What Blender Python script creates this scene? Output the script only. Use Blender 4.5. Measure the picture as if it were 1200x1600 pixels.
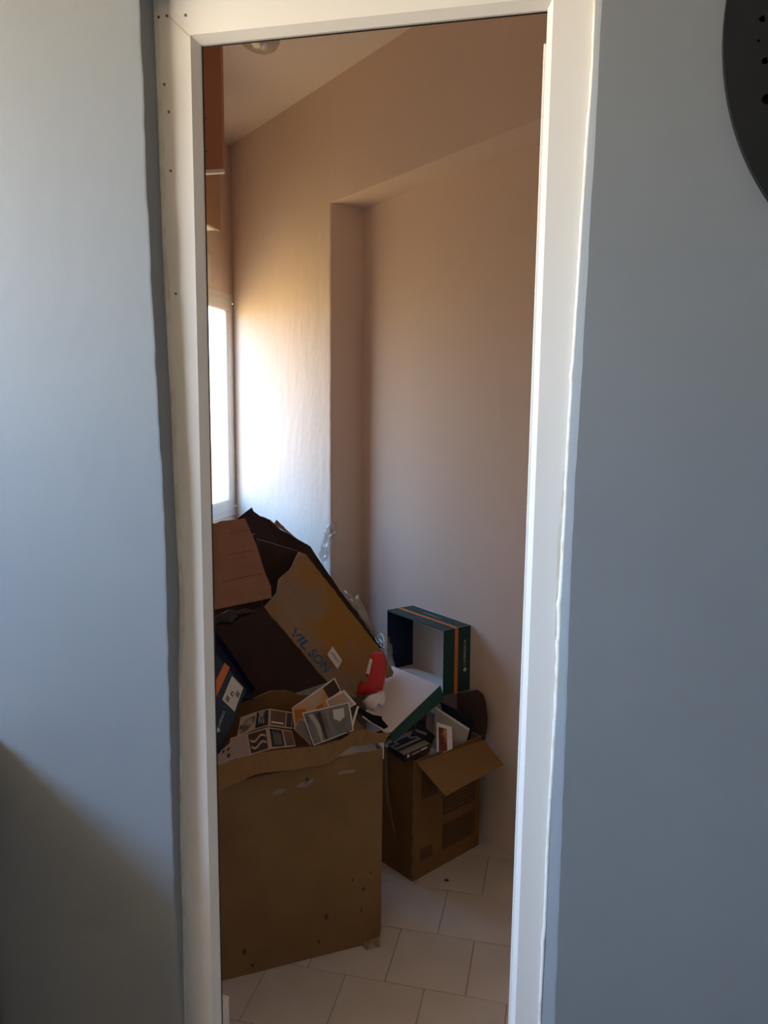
import bpy, bmesh, math, random
from mathutils import Vector, Matrix, noise

# ------------------------------------------------------------------ clear
for o in list(bpy.data.objects):
    bpy.data.objects.remove(o)
S = bpy.context.scene
COL = S.collection

# ------------------------------------------------------------------ camera
CAM = Vector((0, 0, 1.5))
pitch, yaw, roll = math.radians(7.9), math.radians(13.0), math.radians(0.6)
cd = bpy.data.cameras.new('camera')
cd.sensor_fit = 'VERTICAL'
cd.sensor_height = 36.0
cd.lens = 36.0 * 1200.0 / 1600.0
cd.clip_start = 0.02
cam = bpy.data.objects.new('camera', cd)
COL.objects.link(cam)
fwd = Vector((-math.sin(yaw) * math.cos(pitch), math.cos(yaw) * math.cos(pitch), -math.sin(pitch)))
r0 = Vector((math.cos(yaw), math.sin(yaw), 0))
u0 = r0.cross(fwd)
rt = math.cos(roll) * r0 + math.sin(roll) * u0
up = -math.sin(roll) * r0 + math.cos(roll) * u0
m = Matrix((rt, up, -fwd)).transposed().to_4x4()
m.translation = CAM
cam.matrix_world = m
S.camera = cam

# ------------------------------------------------------------------ world: daylight sky over sunlit ground
W = bpy.data.worlds.new('daylight')
S.world = W
W.use_nodes = True
nt = W.node_tree
nt.nodes.clear()
tc = nt.nodes.new('ShaderNodeTexCoord')
sp = nt.nodes.new('ShaderNodeSeparateXYZ')
mp = nt.nodes.new('ShaderNodeMapRange')
mp.inputs[1].default_value = -1.0
mp.inputs[2].default_value = 1.0
cr = nt.nodes.new('ShaderNodeValToRGB')
e = cr.color_ramp.elements
e[0].position = 0.0
e[0].color = (0.60, 0.41, 0.19, 1)          # sunlit ground and walls below
e[1].position = 1.0
e[1].color = (0.30, 0.86, 2.10, 1)          # zenith
k = e.new(0.46)
k.color = (0.80, 0.57, 0.31, 1)
k = e.new(0.50)
k.color = (0.95, 0.89, 0.78, 1)
k = e.new(0.56)
k.color = (0.74, 0.95, 1.25, 1)
k = e.new(0.78)
k.color = (0.52, 1.00, 1.90, 1)
bg = nt.nodes.new('ShaderNodeBackground')
bg.inputs[1].default_value = 7.0
ow = nt.nodes.new('ShaderNodeOutputWorld')
L = nt.links.new
L(tc.outputs['Generated'], sp.inputs[0])
L(sp.outputs['Z'], mp.inputs[0])
L(mp.outputs[0], cr.inputs[0])
L(cr.outputs[0], bg.inputs[0])
L(bg.outputs[0], ow.inputs[0])


def portal(name, loc, sx, sy, rot):
    d = bpy.data.lights.new(name, 'AREA')
    d.shape = 'RECTANGLE'
    d.size = sx
    d.size_y = sy
    d.cycles.is_portal = True
    o = bpy.data.objects.new(name, d)
    o.location = loc
    o.rotation_euler = rot
    COL.objects.link(o)


# light enters along +x: an area lamp points along its local -z
portal('storage_window_portal', (-1.72, 3.07, 1.45), 0.96, 1.0, (math.pi / 2, 0, -math.pi / 2))
portal('front_window_portal', (-2.32, -0.06, 1.995), 1.8, 1.24, (math.pi / 2, 0, -math.pi / 2))

S.view_settings.view_transform = 'Standard'
S.view_settings.look = 'None'
S.view_settings.gamma = 1.0
S.view_settings.use_curve_mapping = False
S.view_settings.exposure = 1.82
S.cycles.max_bounces = 12
S.cycles.diffuse_bounces = 8
S.cycles.transparent_max_bounces = 16
S.cycles.sample_clamp_indirect = 6.0


# ------------------------------------------------------------------ materials
def mat(name, col, rough=0.8, col2=None, scale=8.0, bump=0.0, bscale=60.0, spec=0.3, stretch=(1, 1, 1), lo=0.35, hi=0.65,
        alpha=None, metal=0.0, trans=0.0, bdist=0.002):
    mt = bpy.data.materials.new(name)
    mt.use_nodes = True
    t = mt.node_tree
    b = t.nodes['Principled BSDF']
    b.inputs['Base Color'].default_value = (*col, 1)
    b.inputs['Roughness'].default_value = rough
    b.inputs['Specular IOR Level'].default_value = spec
    b.inputs['Metallic'].default_value = metal
    tcn = t.nodes.new('ShaderNodeTexCoord')
    mpn = t.nodes.new('ShaderNodeMapping')
    mpn.inputs['Scale'].default_value = stretch
    t.links.new(tcn.outputs['Object'], mpn.inputs[0])
    if col2:
        n = t.nodes.new('ShaderNodeTexNoise')
        n.inputs['Scale'].default_value = scale
        n.inputs['Detail'].default_value = 5
        r = t.nodes.new('ShaderNodeValToRGB')
        r.color_ramp.elements[0].position = lo
        r.color_ramp.elements[0].color = (*col, 1)
        r.color_ramp.elements[1].position = hi
        r.color_ramp.elements[1].color = (*col2, 1)
        t.links.new(mpn.outputs[0], n.inputs['Vector'])
        t.links.new(n.outputs[0], r.inputs[0])
        t.links.new(r.outputs[0], b.inputs['Base Color'])
    if bump:
        n2 = t.nodes.new('ShaderNodeTexNoise')
        n2.inputs['Scale'].default_value = bscale
        n2.inputs['Detail'].default_value = 4
        bp = t.nodes.new('ShaderNodeBump')
        bp.inputs['Strength'].default_value = bump
        bp.inputs['Distance'].default_value = bdist
        t.links.new(mpn.outputs[0], n2.inputs['Vector'])
        t.links.new(n2.outputs[0], bp.inputs['Height'])
        t.links.new(bp.outputs[0], b.inputs['Normal'])
    if alpha is not None:
        b.inputs['Alpha'].default_value = alpha
    if trans:
        b.inputs['Transmission Weight'].default_value = trans
    return mt


def thin_glass(name, tint=(1, 1, 1), refl=0.08, rough=0.02, body=None, amount=0.0):
    mt = bpy.data.materials.new(name)
    mt.use_nodes = True
    t = mt.node_tree
    t.nodes.clear()
    tr = t.nodes.new('ShaderNodeBsdfTransparent')
    tr.inputs[0].default_value = (*tint, 1)
    gl = t.nodes.new('ShaderNodeBsdfGlossy')
    gl.inputs['Roughness'].default_value = rough
    mx = t.nodes.new('ShaderNodeMixShader')
    mx.inputs[0].default_value = refl
    out = t.nodes.new('ShaderNodeOutputMaterial')
    t.links.new(tr.outputs[0], mx.inputs[1])
    t.links.new(gl.outputs[0], mx.inputs[2])
    last = mx
    if body:
        df = t.nodes.new('ShaderNodeBsdfDiffuse')
        df.inputs[0].default_value = (*body, 1)
        m2 = t.nodes.new('ShaderNodeMixShader')
        m2.inputs[0].default_value = amount
        t.links.new(mx.outputs[0], m2.inputs[1])
        t.links.new(df.outputs[0], m2.inputs[2])
        last = m2
    t.links.new(last.outputs[0], out.inputs[0])
    return mt


M = {}
M['blue_wall'] = mat('blue_grey_wall_paint', (0.222, 0.240, 0.249), 0.55, (0.234, 0.252, 0.261), 3, 0.25, 22, 0.35, bdist=0.004)
M['cream_wall'] = mat('cream_wall_paint', (0.80, 0.67, 0.57), 0.8, (0.82, 0.69, 0.59), 3, 0.35, 18, 0.2, (1, 1, 0.35), bdist=0.006)
M['pier'] = mat('uneven_cream_plaster', (0.77, 0.66, 0.56), 0.8, (0.80, 0.68, 0.58), 3, 0.6, 22, 0.2, (1, 1, 0.38), bdist=0.008)
M['ceiling'] = mat('ceiling_paint', (0.86, 0.79, 0.72), 0.9, (0.87, 0.80, 0.73), 4, 0.1, 40)
M['tile'] = mat('tile_glaze', (0.56, 0.52, 0.47), 0.42, (0.62, 0.58, 0.53), 5, 0.05, 40, 0.4)
M['grout'] = mat('grout', (0.28, 0.24, 0.20), 0.95, (0.36, 0.31, 0.27), 30)
M['frame'] = mat('white_lacquer', (0.84, 0.81, 0.74), 0.38, (0.85, 0.82, 0.76), 5, 0.05, 30, 0.45)
M['caulk'] = mat('old_caulk', (0.62, 0.55, 0.42), 0.8, (0.74, 0.70, 0.60), 25, 0.5, 120)
M['caulk_white'] = mat('white_caulk', (0.80, 0.77, 0.69), 0.7, (0.66, 0.58, 0.44), 30, 0.6, 140, lo=0.5, hi=0.75)
M['black'] = mat('black_rubber', (0.012, 0.012, 0.013), 0.6)
M['hinge'] = mat('dark_metal', (0.07, 0.07, 0.075), 0.45, metal=0.6)
M['screw'] = mat('rusty_screw', (0.16, 0.12, 0.08), 0.6)
M['disc'] = mat('black_disc', (0.008, 0.009, 0.0095), 0.7, (0.010, 0.011, 0.012), 20, 0.1, 200)
M['pvc'] = mat('window_pvc', (0.80, 0.80, 0.76), 0.35)
M['glass'] = thin_glass('window_glass', (0.97, 0.98, 0.97), 0.06)
M['dimming_glass'] = thin_glass('dimming_window_glass', (0.43, 0.43, 0.42), 0.06)  # grey tint added to cut the daylight coming through this pane
M['board'] = mat('brown_board', (0.44, 0.21, 0.125), 0.55, (0.48, 0.23, 0.14), 3, 0.05, 40, stretch=(1, 1, 0.2))
M['board2'] = mat('brown_board_pale', (0.42, 0.26, 0.17), 0.55, (0.45, 0.28, 0.18), 3)
M['white_edge'] = mat('white_edge', (0.82, 0.80, 0.75), 0.5)
M['card'] = mat('cardboard', (0.265, 0.155, 0.066), 0.85, (0.22, 0.125, 0.052), 5, 0.25, 25, 0.15, lo=0.4, hi=0.7)
M['card_edge'] = mat('cardboard_edge', (0.38, 0.26, 0.15), 0.9, (0.20, 0.13, 0.07), 60)
M['card_shaded'] = mat('shaded_cardboard', (0.056, 0.038, 0.034), 0.9, (0.072, 0.047, 0.039), 6, 0.2, 30, 0.1)  # dark brown deepened: shade of sides turned from the window is in the colour
M['card_red'] = mat('reddish_cardboard', (0.17, 0.085, 0.028), 0.7, (0.21, 0.115, 0.036), 6, 0.15, 30, 0.25)
M['card_pink'] = mat('pinkish_corrugated_cardboard', (0.37, 0.205, 0.14), 0.85, (0.32, 0.175, 0.115), 7, 0.2, 30, 0.15)
M['card_crease_shade'] = mat('cardboard_crease_shade', (0.22, 0.115, 0.075), 0.9)  # darker tone stands in for shade in the creases
M['card_mustard'] = mat('mustard_cardboard', (0.28, 0.20, 0.125), 0.8, (0.33, 0.175, 0.042), 4.5, 0.2, 30, 0.15, lo=0.42, hi=0.56)
M['tape_and_glint'] = thin_glass('clear_tape', (0.95, 0.9, 0.8), 0.10, 0.25, (0.6, 0.5, 0.36), 0.25)
M['stain'] = mat('cardboard_stain', (0.09, 0.05, 0.024), 0.9)
M['cardprint'] = mat('brown_box_print', (0.095, 0.055, 0.024), 0.8)
M['green'] = mat('dark_green_card', (0.012, 0.055, 0.045), 0.5, (0.016, 0.065, 0.053), 8)
M['navy'] = mat('navy_card', (0.030, 0.048, 0.068), 0.5, (0.036, 0.055, 0.076), 8)
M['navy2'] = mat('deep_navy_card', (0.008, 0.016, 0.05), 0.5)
M['orange'] = mat('orange_stripe', (0.72, 0.19, 0.05), 0.5)
M['white_card'] = mat('white_card', (0.74, 0.71, 0.69), 0.75, (0.70, 0.67, 0.65), 5)
M['paper'] = mat('white_paper', (0.78, 0.75, 0.72), 0.7)
M['label'] = mat('label_paper', (0.70, 0.66, 0.58), 0.6)
M['ink'] = mat('black_ink', (0.02, 0.02, 0.022), 0.6)
M['inkgrey'] = mat('grey_ink', (0.22, 0.20, 0.19), 0.6)
M['silver'] = mat('silver_print', (0.62, 0.64, 0.62), 0.4)
M['blueink'] = mat('blue_marker', (0.025, 0.09, 0.19), 0.7)
M['red'] = mat('red_plastic', (0.62, 0.025, 0.03), 0.4, (0.52, 0.02, 0.025), 12, 0.3, 30, 0.5)
M['greenpatch'] = mat('green_patch', (0.10, 0.32, 0.08), 0.5)
M['bag_white'] = mat('white_plastic', (0.72, 0.69, 0.68), 0.35, bump=0.4, bscale=40, spec=0.5)
M['bag_clear'] = thin_glass('clear_plastic', (0.96, 0.95, 0.93), 0.16, 0.12, (0.7, 0.66, 0.6), 0.10)
M['bag_clear2'] = thin_glass('dusty_plastic', (0.92, 0.88, 0.80), 0.16, 0.2, (0.62, 0.52, 0.38), 0.45)
M['photo_grey'] = mat('grey_photo', (0.20, 0.225, 0.235), 0.25, (0.10, 0.115, 0.12), 5, spec=0.5, stretch=(6, 6, 0.6))
M['photo_orange'] = mat('orange_photo', (0.62, 0.40, 0.26), 0.3, (0.52, 0.24, 0.07), 14, spec=0.5)
M['amber'] = mat('amber_print', (0.42, 0.17, 0.03), 0.35)
M['photo_dark'] = mat('dark_photo', (0.045, 0.028, 0.026), 0.3)
M['page_brown'] = mat('brown_page', (0.16, 0.085, 0.055), 0.35, (0.10, 0.055, 0.04), 14)
M['page_cream'] = mat('cream_page', (0.52, 0.42, 0.32), 0.45, (0.42, 0.33, 0.25), 10)
M['page_grey'] = mat('grey_page', (0.33, 0.28, 0.245), 0.45)
M['page_shell'] = mat('shell_picture', (0.10, 0.07, 0.07), 0.35, (0.50, 0.38, 0.24), 22, lo=0.45, hi=0.62)
M['folder'] = mat('grey_folder', (0.42, 0.40, 0.34), 0.7)
M['folder_black'] = mat('black_folder', (0.012, 0.012, 0.015), 0.5)
M['painting'] = mat('red_gold_picture', (0.14, 0.03, 0.01), 0.4, (0.50, 0.27, 0.10), 26, lo=0.46, hi=0.60, stretch=(1, 1, 0.5))
M['booktop'] = mat('book_cover', (0.30, 0.28, 0.26), 0.5)
M['lampglass'] = thin_glass('lamp_glass', (0.9, 0.87, 0.82), 0.14, 0.08, (0.75, 0.68, 0.6), 0.35)
M['front_floor'] = mat('pale_floor', (0.47, 0.45, 0.42), 0.5, (0.42, 0.40, 0.37), 4, stretch=(1, 8, 1))
M['white_wood'] = mat('white_furniture', (0.62, 0.60, 0.57), 0.5)
M['debris'] = mat('leaf_debris', (0.06, 0.035, 0.02), 0.9)


# ------------------------------------------------------------------ builders
def V(p):
    return Vector(p)


WORLD = {}


def link(name, me, parent, mt, loc=None, smooth=False):
    """world-space mesh -> object whose origin is the parent's (or loc)"""
    o = bpy.data.objects.new(name, me)
    COL.objects.link(o)
    if mt is not None and not me.materials:
        me.materials.append(mt)
    org = V(loc) if loc is not None else (WORLD[parent.name].copy() if parent else Vector((0, 0, 0)))
    me.transform(Matrix.Translation(-org))
    WORLD[o.name] = org
    if parent:
        o.parent = parent
        o.location = org - WORLD[parent.name]
    else:
        o.location = org
    if smooth:
        for p in me.polygons:
            p.use_smooth = True
    return o


def thing(name, label, cat, loc, group=None):
    o = bpy.data.objects.new(name, None)
    o.empty_display_size = 0.05
    COL.objects.link(o)
    o.location = loc
    WORLD[o.name] = V(loc)
    o['label'] = label
    o['category'] = cat
    if group:
        o['group'] = group
    return o


def struct(o):
    o['kind'] = 'structure'
    return o


def root_struct(name, loc):
    o = bpy.data.objects.new(name, None)
    COL.objects.link(o)
    o.location = loc
    WORLD[o.name] = V(loc)
    o['kind'] = 'structure'
    return o


def pydata(name, vs, fs, mt, parent=None, loc=None, smooth=False):
    me = bpy.data.meshes.new(name)
    me.from_pydata([tuple(v) for v in vs], [], fs)
    me.update()
    bm = bmesh.new()
    bm.from_mesh(me)
    bmesh.ops.recalc_face_normals(bm, faces=bm.faces)
    bm.to_mesh(me)
    bm.free()
    return link(name, me, parent, mt, loc, smooth)


def box(name, lo, hi, mt, parent=None, bevel=0.0, loc=None):
    bm = bmesh.new()
    bmesh.ops.create_cube(bm, size=1)
    for v in bm.verts:
        v.co = Vector([lo[i] + (v.co[i] + 0.5) * (hi[i] - lo[i]) for i in range(3)])
    if bevel:
        bmesh.ops.bevel(bm, geom=bm.edges[:], offset=bevel, segments=2, affect='EDGES', profile=0.5)
    me = bpy.data.meshes.new(name)
    bm.to_mesh(me)
    bm.free()
    return link(name, me, parent, mt, loc)


def nrm(pts):
    """Newell normal"""
    n = Vector((0, 0, 0))
    for i in range(len(pts)):
        a, b = V(pts[i]), V(pts[(i + 1) % len(pts)])
        n += Vector(((a.y - b.y) * (a.z + b.z), (a.z - b.z) * (a.x + b.x), (a.x - b.x) * (a.y + b.y)))
    return n.normalized()


def rough_outline(pts, amp, seed, step=0.012, keep=()):
    """subdivide an outline and make its edges torn; edges listed in keep stay straight"""
    rnd = random.Random(seed)
    out = []
    for i in range(len(pts)):
        a, b = V(pts[i]), V(pts[(i + 1) % len(pts)])
        out.append(a)
        if i in keep:
            continue
        n = max(1, int((b - a).length / step))
        for j in range(1, n):
            out.append(a.lerp(b, j / n) + Vector((rnd.uniform(-amp, amp), rnd.uniform(-amp, amp) * 0.4, rnd.uniform(-amp, amp))))
    return out


def sheet(name, pts, mt, t=0.004, parent=None, loc=None, edge=None, toward=None):
    """a panel with thickness t: pts is its visible outline, the thickness goes away from the visible side"""
    pts = [V(p) for p in pts]
    n = nrm(pts)
    c = sum(pts, Vector()) / len(pts)
    if n.dot((V(toward) if toward else CAM) - c) < 0:
        n = -n
        pts.reverse()
    k = len(pts)
    bm = bmesh.new()
    f = [bm.verts.new(p) for p in pts]
    g = [bm.verts.new(p - n * t) for p in pts]
    fa = bm.faces.new(f)
    fb = bm.faces.new(g[::-1])
    sides = []
    for i in range(k):
        sides.append(bm.faces.new((f[i], g[i], g[(i + 1) % k], f[(i + 1) % k])))
    if edge is not None:
        for s in sides:
            s.material_index = 1
    bmesh.ops.triangulate(bm, faces=[fa, fb])
    me = bpy.data.meshes.new(name)
    bm.to_mesh(me)
    bm.free()
    me.materials.append(mt)
    if edge is not None:
        me.materials.append(edge)
    return link(name, me, parent, None, loc)


def bil(q, u, v):
    """point on the quad q = (bottom left, bottom right, top right, top left)"""
    a, b, c, d = [V(p) for p in q]
    return a * (1 - u) * (1 - v) + b * u * (1 - v) + c * u * v + d * (1 - u) * v


def qn(q):
    n = nrm(q)
    c = sum([V(p) for p in q], Vector()) / len(q)
    return n if n.dot(CAM - c) > 0 else -n


def patch(name, q, uv, mt, parent, off=0.0008, t=0.0006):
    """a flat printed field, sticker or strip lying on the quad q"""
    n = qn(q)
    pts = [bil(q, u, v) + n * off for u, v in uv]
    return sheet(name, pts, mt, t, parent)


def rect(u0, v0, u1, v1):
    return [(u0, v0), (u1, v0), (u1, v1), (u0, v1)]


def puff(name, pts, depth, mt, parent=None, loc=None, seed=0, rings=7, amp=0.006, back=0.4, freq=30):
    """a crumpled bag: an outline filled out to both sides"""
    pts = rough_outline(pts, amp * 0.4, seed, 0.012)
    k = len(pts)
    c = sum(pts, Vector()) / k
    n = nrm(pts)
    if n.dot(CAM - c) < 0:
        n = -n
    vs, fs = [], []
    for side in (1, -back):
        o = len(vs)
        for r in range(rings):
            f = 1 - r / rings
            h = math.sqrt(max(0, 1 - f * f)) * depth * side
            for p in pts:
                w = c.lerp(p, f) + n * h
                if r:
                    d = noise.noise_vector(w * freq + Vector((seed, 0, 0)))
                    w = w + d * amp + n * (amp * 0.8 * abs(noise.noise(w * freq * 2.2)))
                vs.append(w)
        ci = len(vs)
        vs.append(c + n * depth * side)
        for r in range(rings - 1):
            for i in range(k):
                a, b = o + r * k + i, o + r * k + (i + 1) % k
                fs.append((a, b, b + k, a + k))
        for i in range(k):
            fs.append((o + (rings - 1) * k + i, o + (rings - 1) * k + (i + 1) % k, ci))
    o = pydata(name, vs, fs, mt, parent, loc, True)
    bm = bmesh.new()
    bm.from_mesh(o.data)
    bmesh.ops.remove_doubles(bm, verts=bm.verts, dist=1e-5)
    bm.to_mesh(o.data)
    bm.free()
    return o


def lathe(name, prof, origin, mt, parent=None, loc=None, seg=32, rot=None):
    vs, fs = [], []
    for r, z in prof:
        for i in range(seg):
            a = 2 * math.pi * i / seg
            p = Vector((r * math.cos(a), r * math.sin(a), z))
            if rot:
                p = rot @ p
            vs.append(V(origin) + p)
    for j in range(len(prof) - 1):
        for i in range(seg):
            a, b = j * seg + i, j * seg + (i + 1) % seg
            fs.append((a, b, b + seg, a + seg))
    return pydata(name, vs, fs, mt, parent, loc, True)


def rod(name, a, b, r, mt, parent=None, loc=None, seg=12):
    a, b = V(a), V(b)
    d = (b - a).normalized()
    x = d.orthogonal().normalized()
    y = d.cross(x)
    vs, fs = [], []
    for p in (a, b):
        for i in range(seg):
            t = 2 * math.pi * i / seg
            vs.append(p + x * r * math.cos(t) + y * r * math.sin(t))
    for i in range(seg):
        j = (i + 1) % seg
        fs.append((i, j, j + seg, i + seg))
    fs.append(tuple(range(seg))[::-1])
    fs.append(tuple(range(seg, 2 * seg)))
    return pydata(name, vs, fs, mt, parent, loc)


def lettering(name, body, o, xd, yd, height, mt, parent, width=None, off=0.0012, shear=0.0, bold=0.0):
    """flat letters: baseline origin o, reading direction xd, letter-up direction yd"""
    cu = bpy.data.curves.new(name, 'FONT')
    cu.body = body
    cu.size = 1.0
    cu.extrude = 0.0
    cu.shear = shear
    cu.offset = bold
    t = bpy.data.objects.new('tmp_text', cu)
    COL.objects.link(t)
    dg = bpy.context.evaluated_depsgraph_get()
    me = bpy.data.meshes.new_from_object(t.evaluated_get(dg))
    bpy.data.objects.remove(t)
    bpy.data.curves.remove(cu)
    xs = [v.co.x for v in me.vertices]
    ys = [v.co.y for v in me.vertices]
    x0, w, h = min(xs), max(xs) - min(xs), max(ys) - min(ys)
    y0 = min(ys)
    X, Y = V(xd).normalized(), V(yd).normalized()
    sy = height / h
    sx = (width / w) if width else sy
    n = X.cross(Y).normalized()
    if n.dot(CAM - V(o)) < 0:
        n = -n
    for v in me.vertices:
        v.co = V(o) + X * ((v.co.x - x0) * sx) + Y * ((v.co.y - y0) * sy) + n * off
    me.name = name
    me.materials.clear()
    return link(name, me, parent, mt)


def strip_mesh(name, rows, mt, parent=None, loc=None, closed=False, smooth=False):
    """rows of equal length -> grid mesh"""
    vs = [p for r in rows for p in r]
    k = len(rows[0])
    fs = []
    for i in range(len(rows) - 1):
        for j in range(k - (0 if closed else 1)):
            a, b = i * k + j, i * k + (j + 1) % k
            fs.append((a, b, b + k, a + k))
    if closed:
        fs.append(tuple(range(k))[::-1])
        fs.append(tuple((len(rows) - 1) * k + j for j in range(k)))
    return pydata(name, vs, fs, mt, parent, loc, smooth)


def interp(tab, z):
    """tab: (z, x) sorted by falling z"""
    if z >= tab[0][0]:
        return tab[0][1]
    for (za, xa), (zb, xb) in zip(tab, tab[1:]):
        if z >= zb:
            return xa + (xb - xa) * (za - z) / (za - zb)
    return tab[-1][1]


# ------------------------------------------------------------------ setting: front room
CH = 2.715
YF, YD = 1.21, 1.25           # wall face, door frame face
LEFT_EDGE = [(2.2253, -0.6881), (2.1409, -0.6901), (1.8057, -0.6871), (1.6202, -0.6828), (1.3282, -0.6742), (1.1969, -0.6734), (1.0202, -0.6739), (0.8493, -0.6753), (0.711, -0.6756), (0.582, -0.6755), (0.4103, -0.6713), (0.3154, -0.6699)]
LEFT_BACK = [(2.2464, -0.6855), (2.1595, -0.6872), (2.0476, -0.6857), (1.8742, -0.6837), (1.7299, -0.6823), (1.5778, -0.6785), (1.4888, -0.675), (1.3292, -0.6736), (1.1886, -0.6688), (1.1443, -0.6688), (1.0063, -0.6753), (0.8977, -0.6758), (0.6872, -0.6818), (0.5544, -0.6815), (0.3832, -0.6836), (0.2777, -0.6851)]
RIGHT_EDGE = [(2.1032, 0.0245), (2.0699, 0.0253), (1.994, 0.0253), (1.8644, 0.0242), (1.5351, 0.0207), (1.4142, 0.0184), (1.2646, 0.0181), (1.1619, 0.0185), (1.0302, 0.0201), (0.7898, 0.0219), (0.5374, 0.0237), (0.4619, 0.0246)]
RIGHT_BACK = [(2.1239, 0.0181), (2.0895, 0.0184), (1.9977, 0.0195), (1.9248, 0.0173), (1.877, 0.0157), (1.5362, 0.0088), (1.4364, 0.0072), (1.3218, 0.007), (1.1765, 0.0059), (1.0131, 0.0058), (0.8005, 0.0022), (0.616, 0.0028), (0.4625, 0.001), (0.4225, 0.0014)]
TOPZ = 2.17
zs = [TOPZ - i * TOPZ / 90 for i in range(91)]
rnd = random.Random(4)
wav = [rnd.uniform(-0.0012, 0.0012) for _ in zs]
wf = root_struct('wall_front', (0, YF, 0))
rows = []
for i, z in enumerate(zs):
    xe, xb = interp(LEFT_EDGE, z) + wav[i], interp(LEFT_BACK, z)
    rows.append([V((-2.25, YF, z)), V((-1.6, YF, z)), V((xe - 0.10, YF, z)), V((xe - 0.004, YF, z)), V((xe - 0.001, YF + 0.0005, z)),
                 V((xe, YF + 0.003, z)), V((xb, YD + 0.002, z))])
o = strip_mesh('wall_left_of_door', rows, M['blue_wall'], wf)
rows = []
for i, z in enumerate(zs):
    xe, xb = interp(RIGHT_EDGE, z) - wav[i] * 0.5, interp(RIGHT_BACK, z)
    rows.append([V((xb, YD + 0.002, z)), V((xe, YF + 0.003, z)), V((xe + 0.003, YF, z)), V((xe + 0.1, YF, z)), V((2.0, YF, z))])
o = strip_mesh('wall_right_of_door', rows, M['blue_wall'], wf)
pydata('wall_above_door', [(-3, YF, TOPZ), (2, YF, TOPZ), (2, YF, CH), (-3, YF, CH), (-3, YD + .05, TOPZ), (2, YD + .05, TOPZ)],
       [(0, 1, 2, 3), (0, 1, 5, 4)], M['blue_wall'], wf)


def slab_with_hole_x(name, x0, x1, y0, y1, z0, z1, hy0, hy1, hz0, hz1, mt):
    """wall of thickness x0..x1 with a window hole"""
    r = struct(root_struct(name, (x1, 0, 0)))
    parts = [((x0, y0, z0), (x1, hy0, z1)), ((x0, hy1, z0), (x1, y1, z1)), ((x0, hy0, z0), (x1, hy1, hz0)), ((x0, hy0, hz1), (x1, hy1, z1))]
    bm = bmesh.new()
    for lo, hi in parts:
        g = bmesh.ops.create_cube(bm, size=1)['verts']
        for v in g:
            v.co = Vector([lo[i] + (v.co[i] + 0.5) * (hi[i] - lo[i]) for i in range(3)])
    me = bpy.data.meshes.new(name)
    bm.to_mesh(me)
    bm.free()
    link('wall_surface', me, r, mt)
    return r


FW = (-1.0, 0.88, 1.35, 2.64)      # front room window y0 y1 z0 z1
slab_with_hole_x('wall_left', -2.4, -2.2, -2.6, YF + 0.15, 0, CH, *FW, M['blue_wall'])
struct(box('wall_right', (2.0, -2.6, 0), (2.15, YF + 0.15, CH), M['blue_wall']))
struct(box('wall_rear', (-3.2, -2.75, 0), (2.15, -2.6, CH), M['blue_wall']))
struct(box('ceiling_front_room', (-3.2, -2.75, CH), (2.15, 1.36, CH + 0.12), M['ceiling']))
struct(box('floor_front_room', (-3.2, -2.75, -0.12), (2.15, 1.36, -0.004), M['front_floor']))


def window(name, x, y0, y1, z0, z1, mull=(), glass='glass'):
    w = root_struct(name, (x, y0, z0))
    f = 0.045
    g = 0.055

    def ring(nm, xa, xb, ya, yb, za, zb, t, mt):
        bm = bmesh.new()
        for lo, hi in (((xa, ya, za), (xb, yb, za + t)), ((xa, ya, zb - t), (xb, yb, zb)), ((xa, ya, za + t), (xb, ya + t, zb - t)),
                       ((xa, yb - t, za + t), (xb, yb, zb - t))):
            vv = bmesh.ops.create_cube(bm, size=1)['verts']
            for v in vv:
                v.co = Vector([lo[i] + (v.co[i] + 0.5) * (hi[i] - lo[i]) for i in range(3)])
        bmesh.ops.bevel(bm, geom=bm.edges[:], offset=0.003, segments=1, affect='EDGES')
        me = bpy.data.meshes.new(nm)
        bm.to_mesh(me)
        bm.free()
        return link(nm, me, w, mt)
    ring('window_frame', x - 0.024, x + 0.0015, y0, y1, z0, z1, f, M['pvc'])
    ring('window_sash', x - 0.021, x + 0.003, y0 + 0.028, y1 - 0.028, z0 + 0.030, z1 - 0.030, 0.050, M['pvc'])
    ring('glazing_bead', x - 0.016, x + 0.001, y0 + 0.072, y1 - 0.072, z0 + 0.074, z1 - 0.074, 0.012, M['pvc'])
    box('pane', (x - 0.010, y0 + 0.075, z0 + 0.077), (x - 0.006, y1 - 0.075, z1 - 0.077), M[glass], w)
    for k in mull:
        box('mullion', (x - 0.042, k - 0.04, z0 + 0.04), (x + 0.008, k + 0.04, z1 - 0.04), M['pvc'], w, 0.003)
    return w


window('window_2', -2.23, *FW, mull=(-0.06,))

# ------------------------------------------------------------------ setting: storage room
XW = -1.5986
th = math.radians(48)
DW = Vector((-math.sin(th), math.cos(th), 0))        # along the slanted wall, away from the camera
NW = Vector((-math.cos(th), -math.sin(th), 0))       # out of the slanted wall into the room
RB = Vector((-0.132, 2.471, 0))                      # a point at the foot of the recessed face
NZ = 2.272                                           # height of the recess
ND = 0.15


def onwall(s, off):
    return RB + DW * s + NW * off


SW = (2.56, 3.597, 0.944, 2.028)
slab_with_hole_x('wall_storage_left', XW - 0.025, XW, 1.36, 3.75, 0, CH, *SW, M['cream_wall'])
window('window_1', XW, *SW, glass='dimming_glass')
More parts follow.
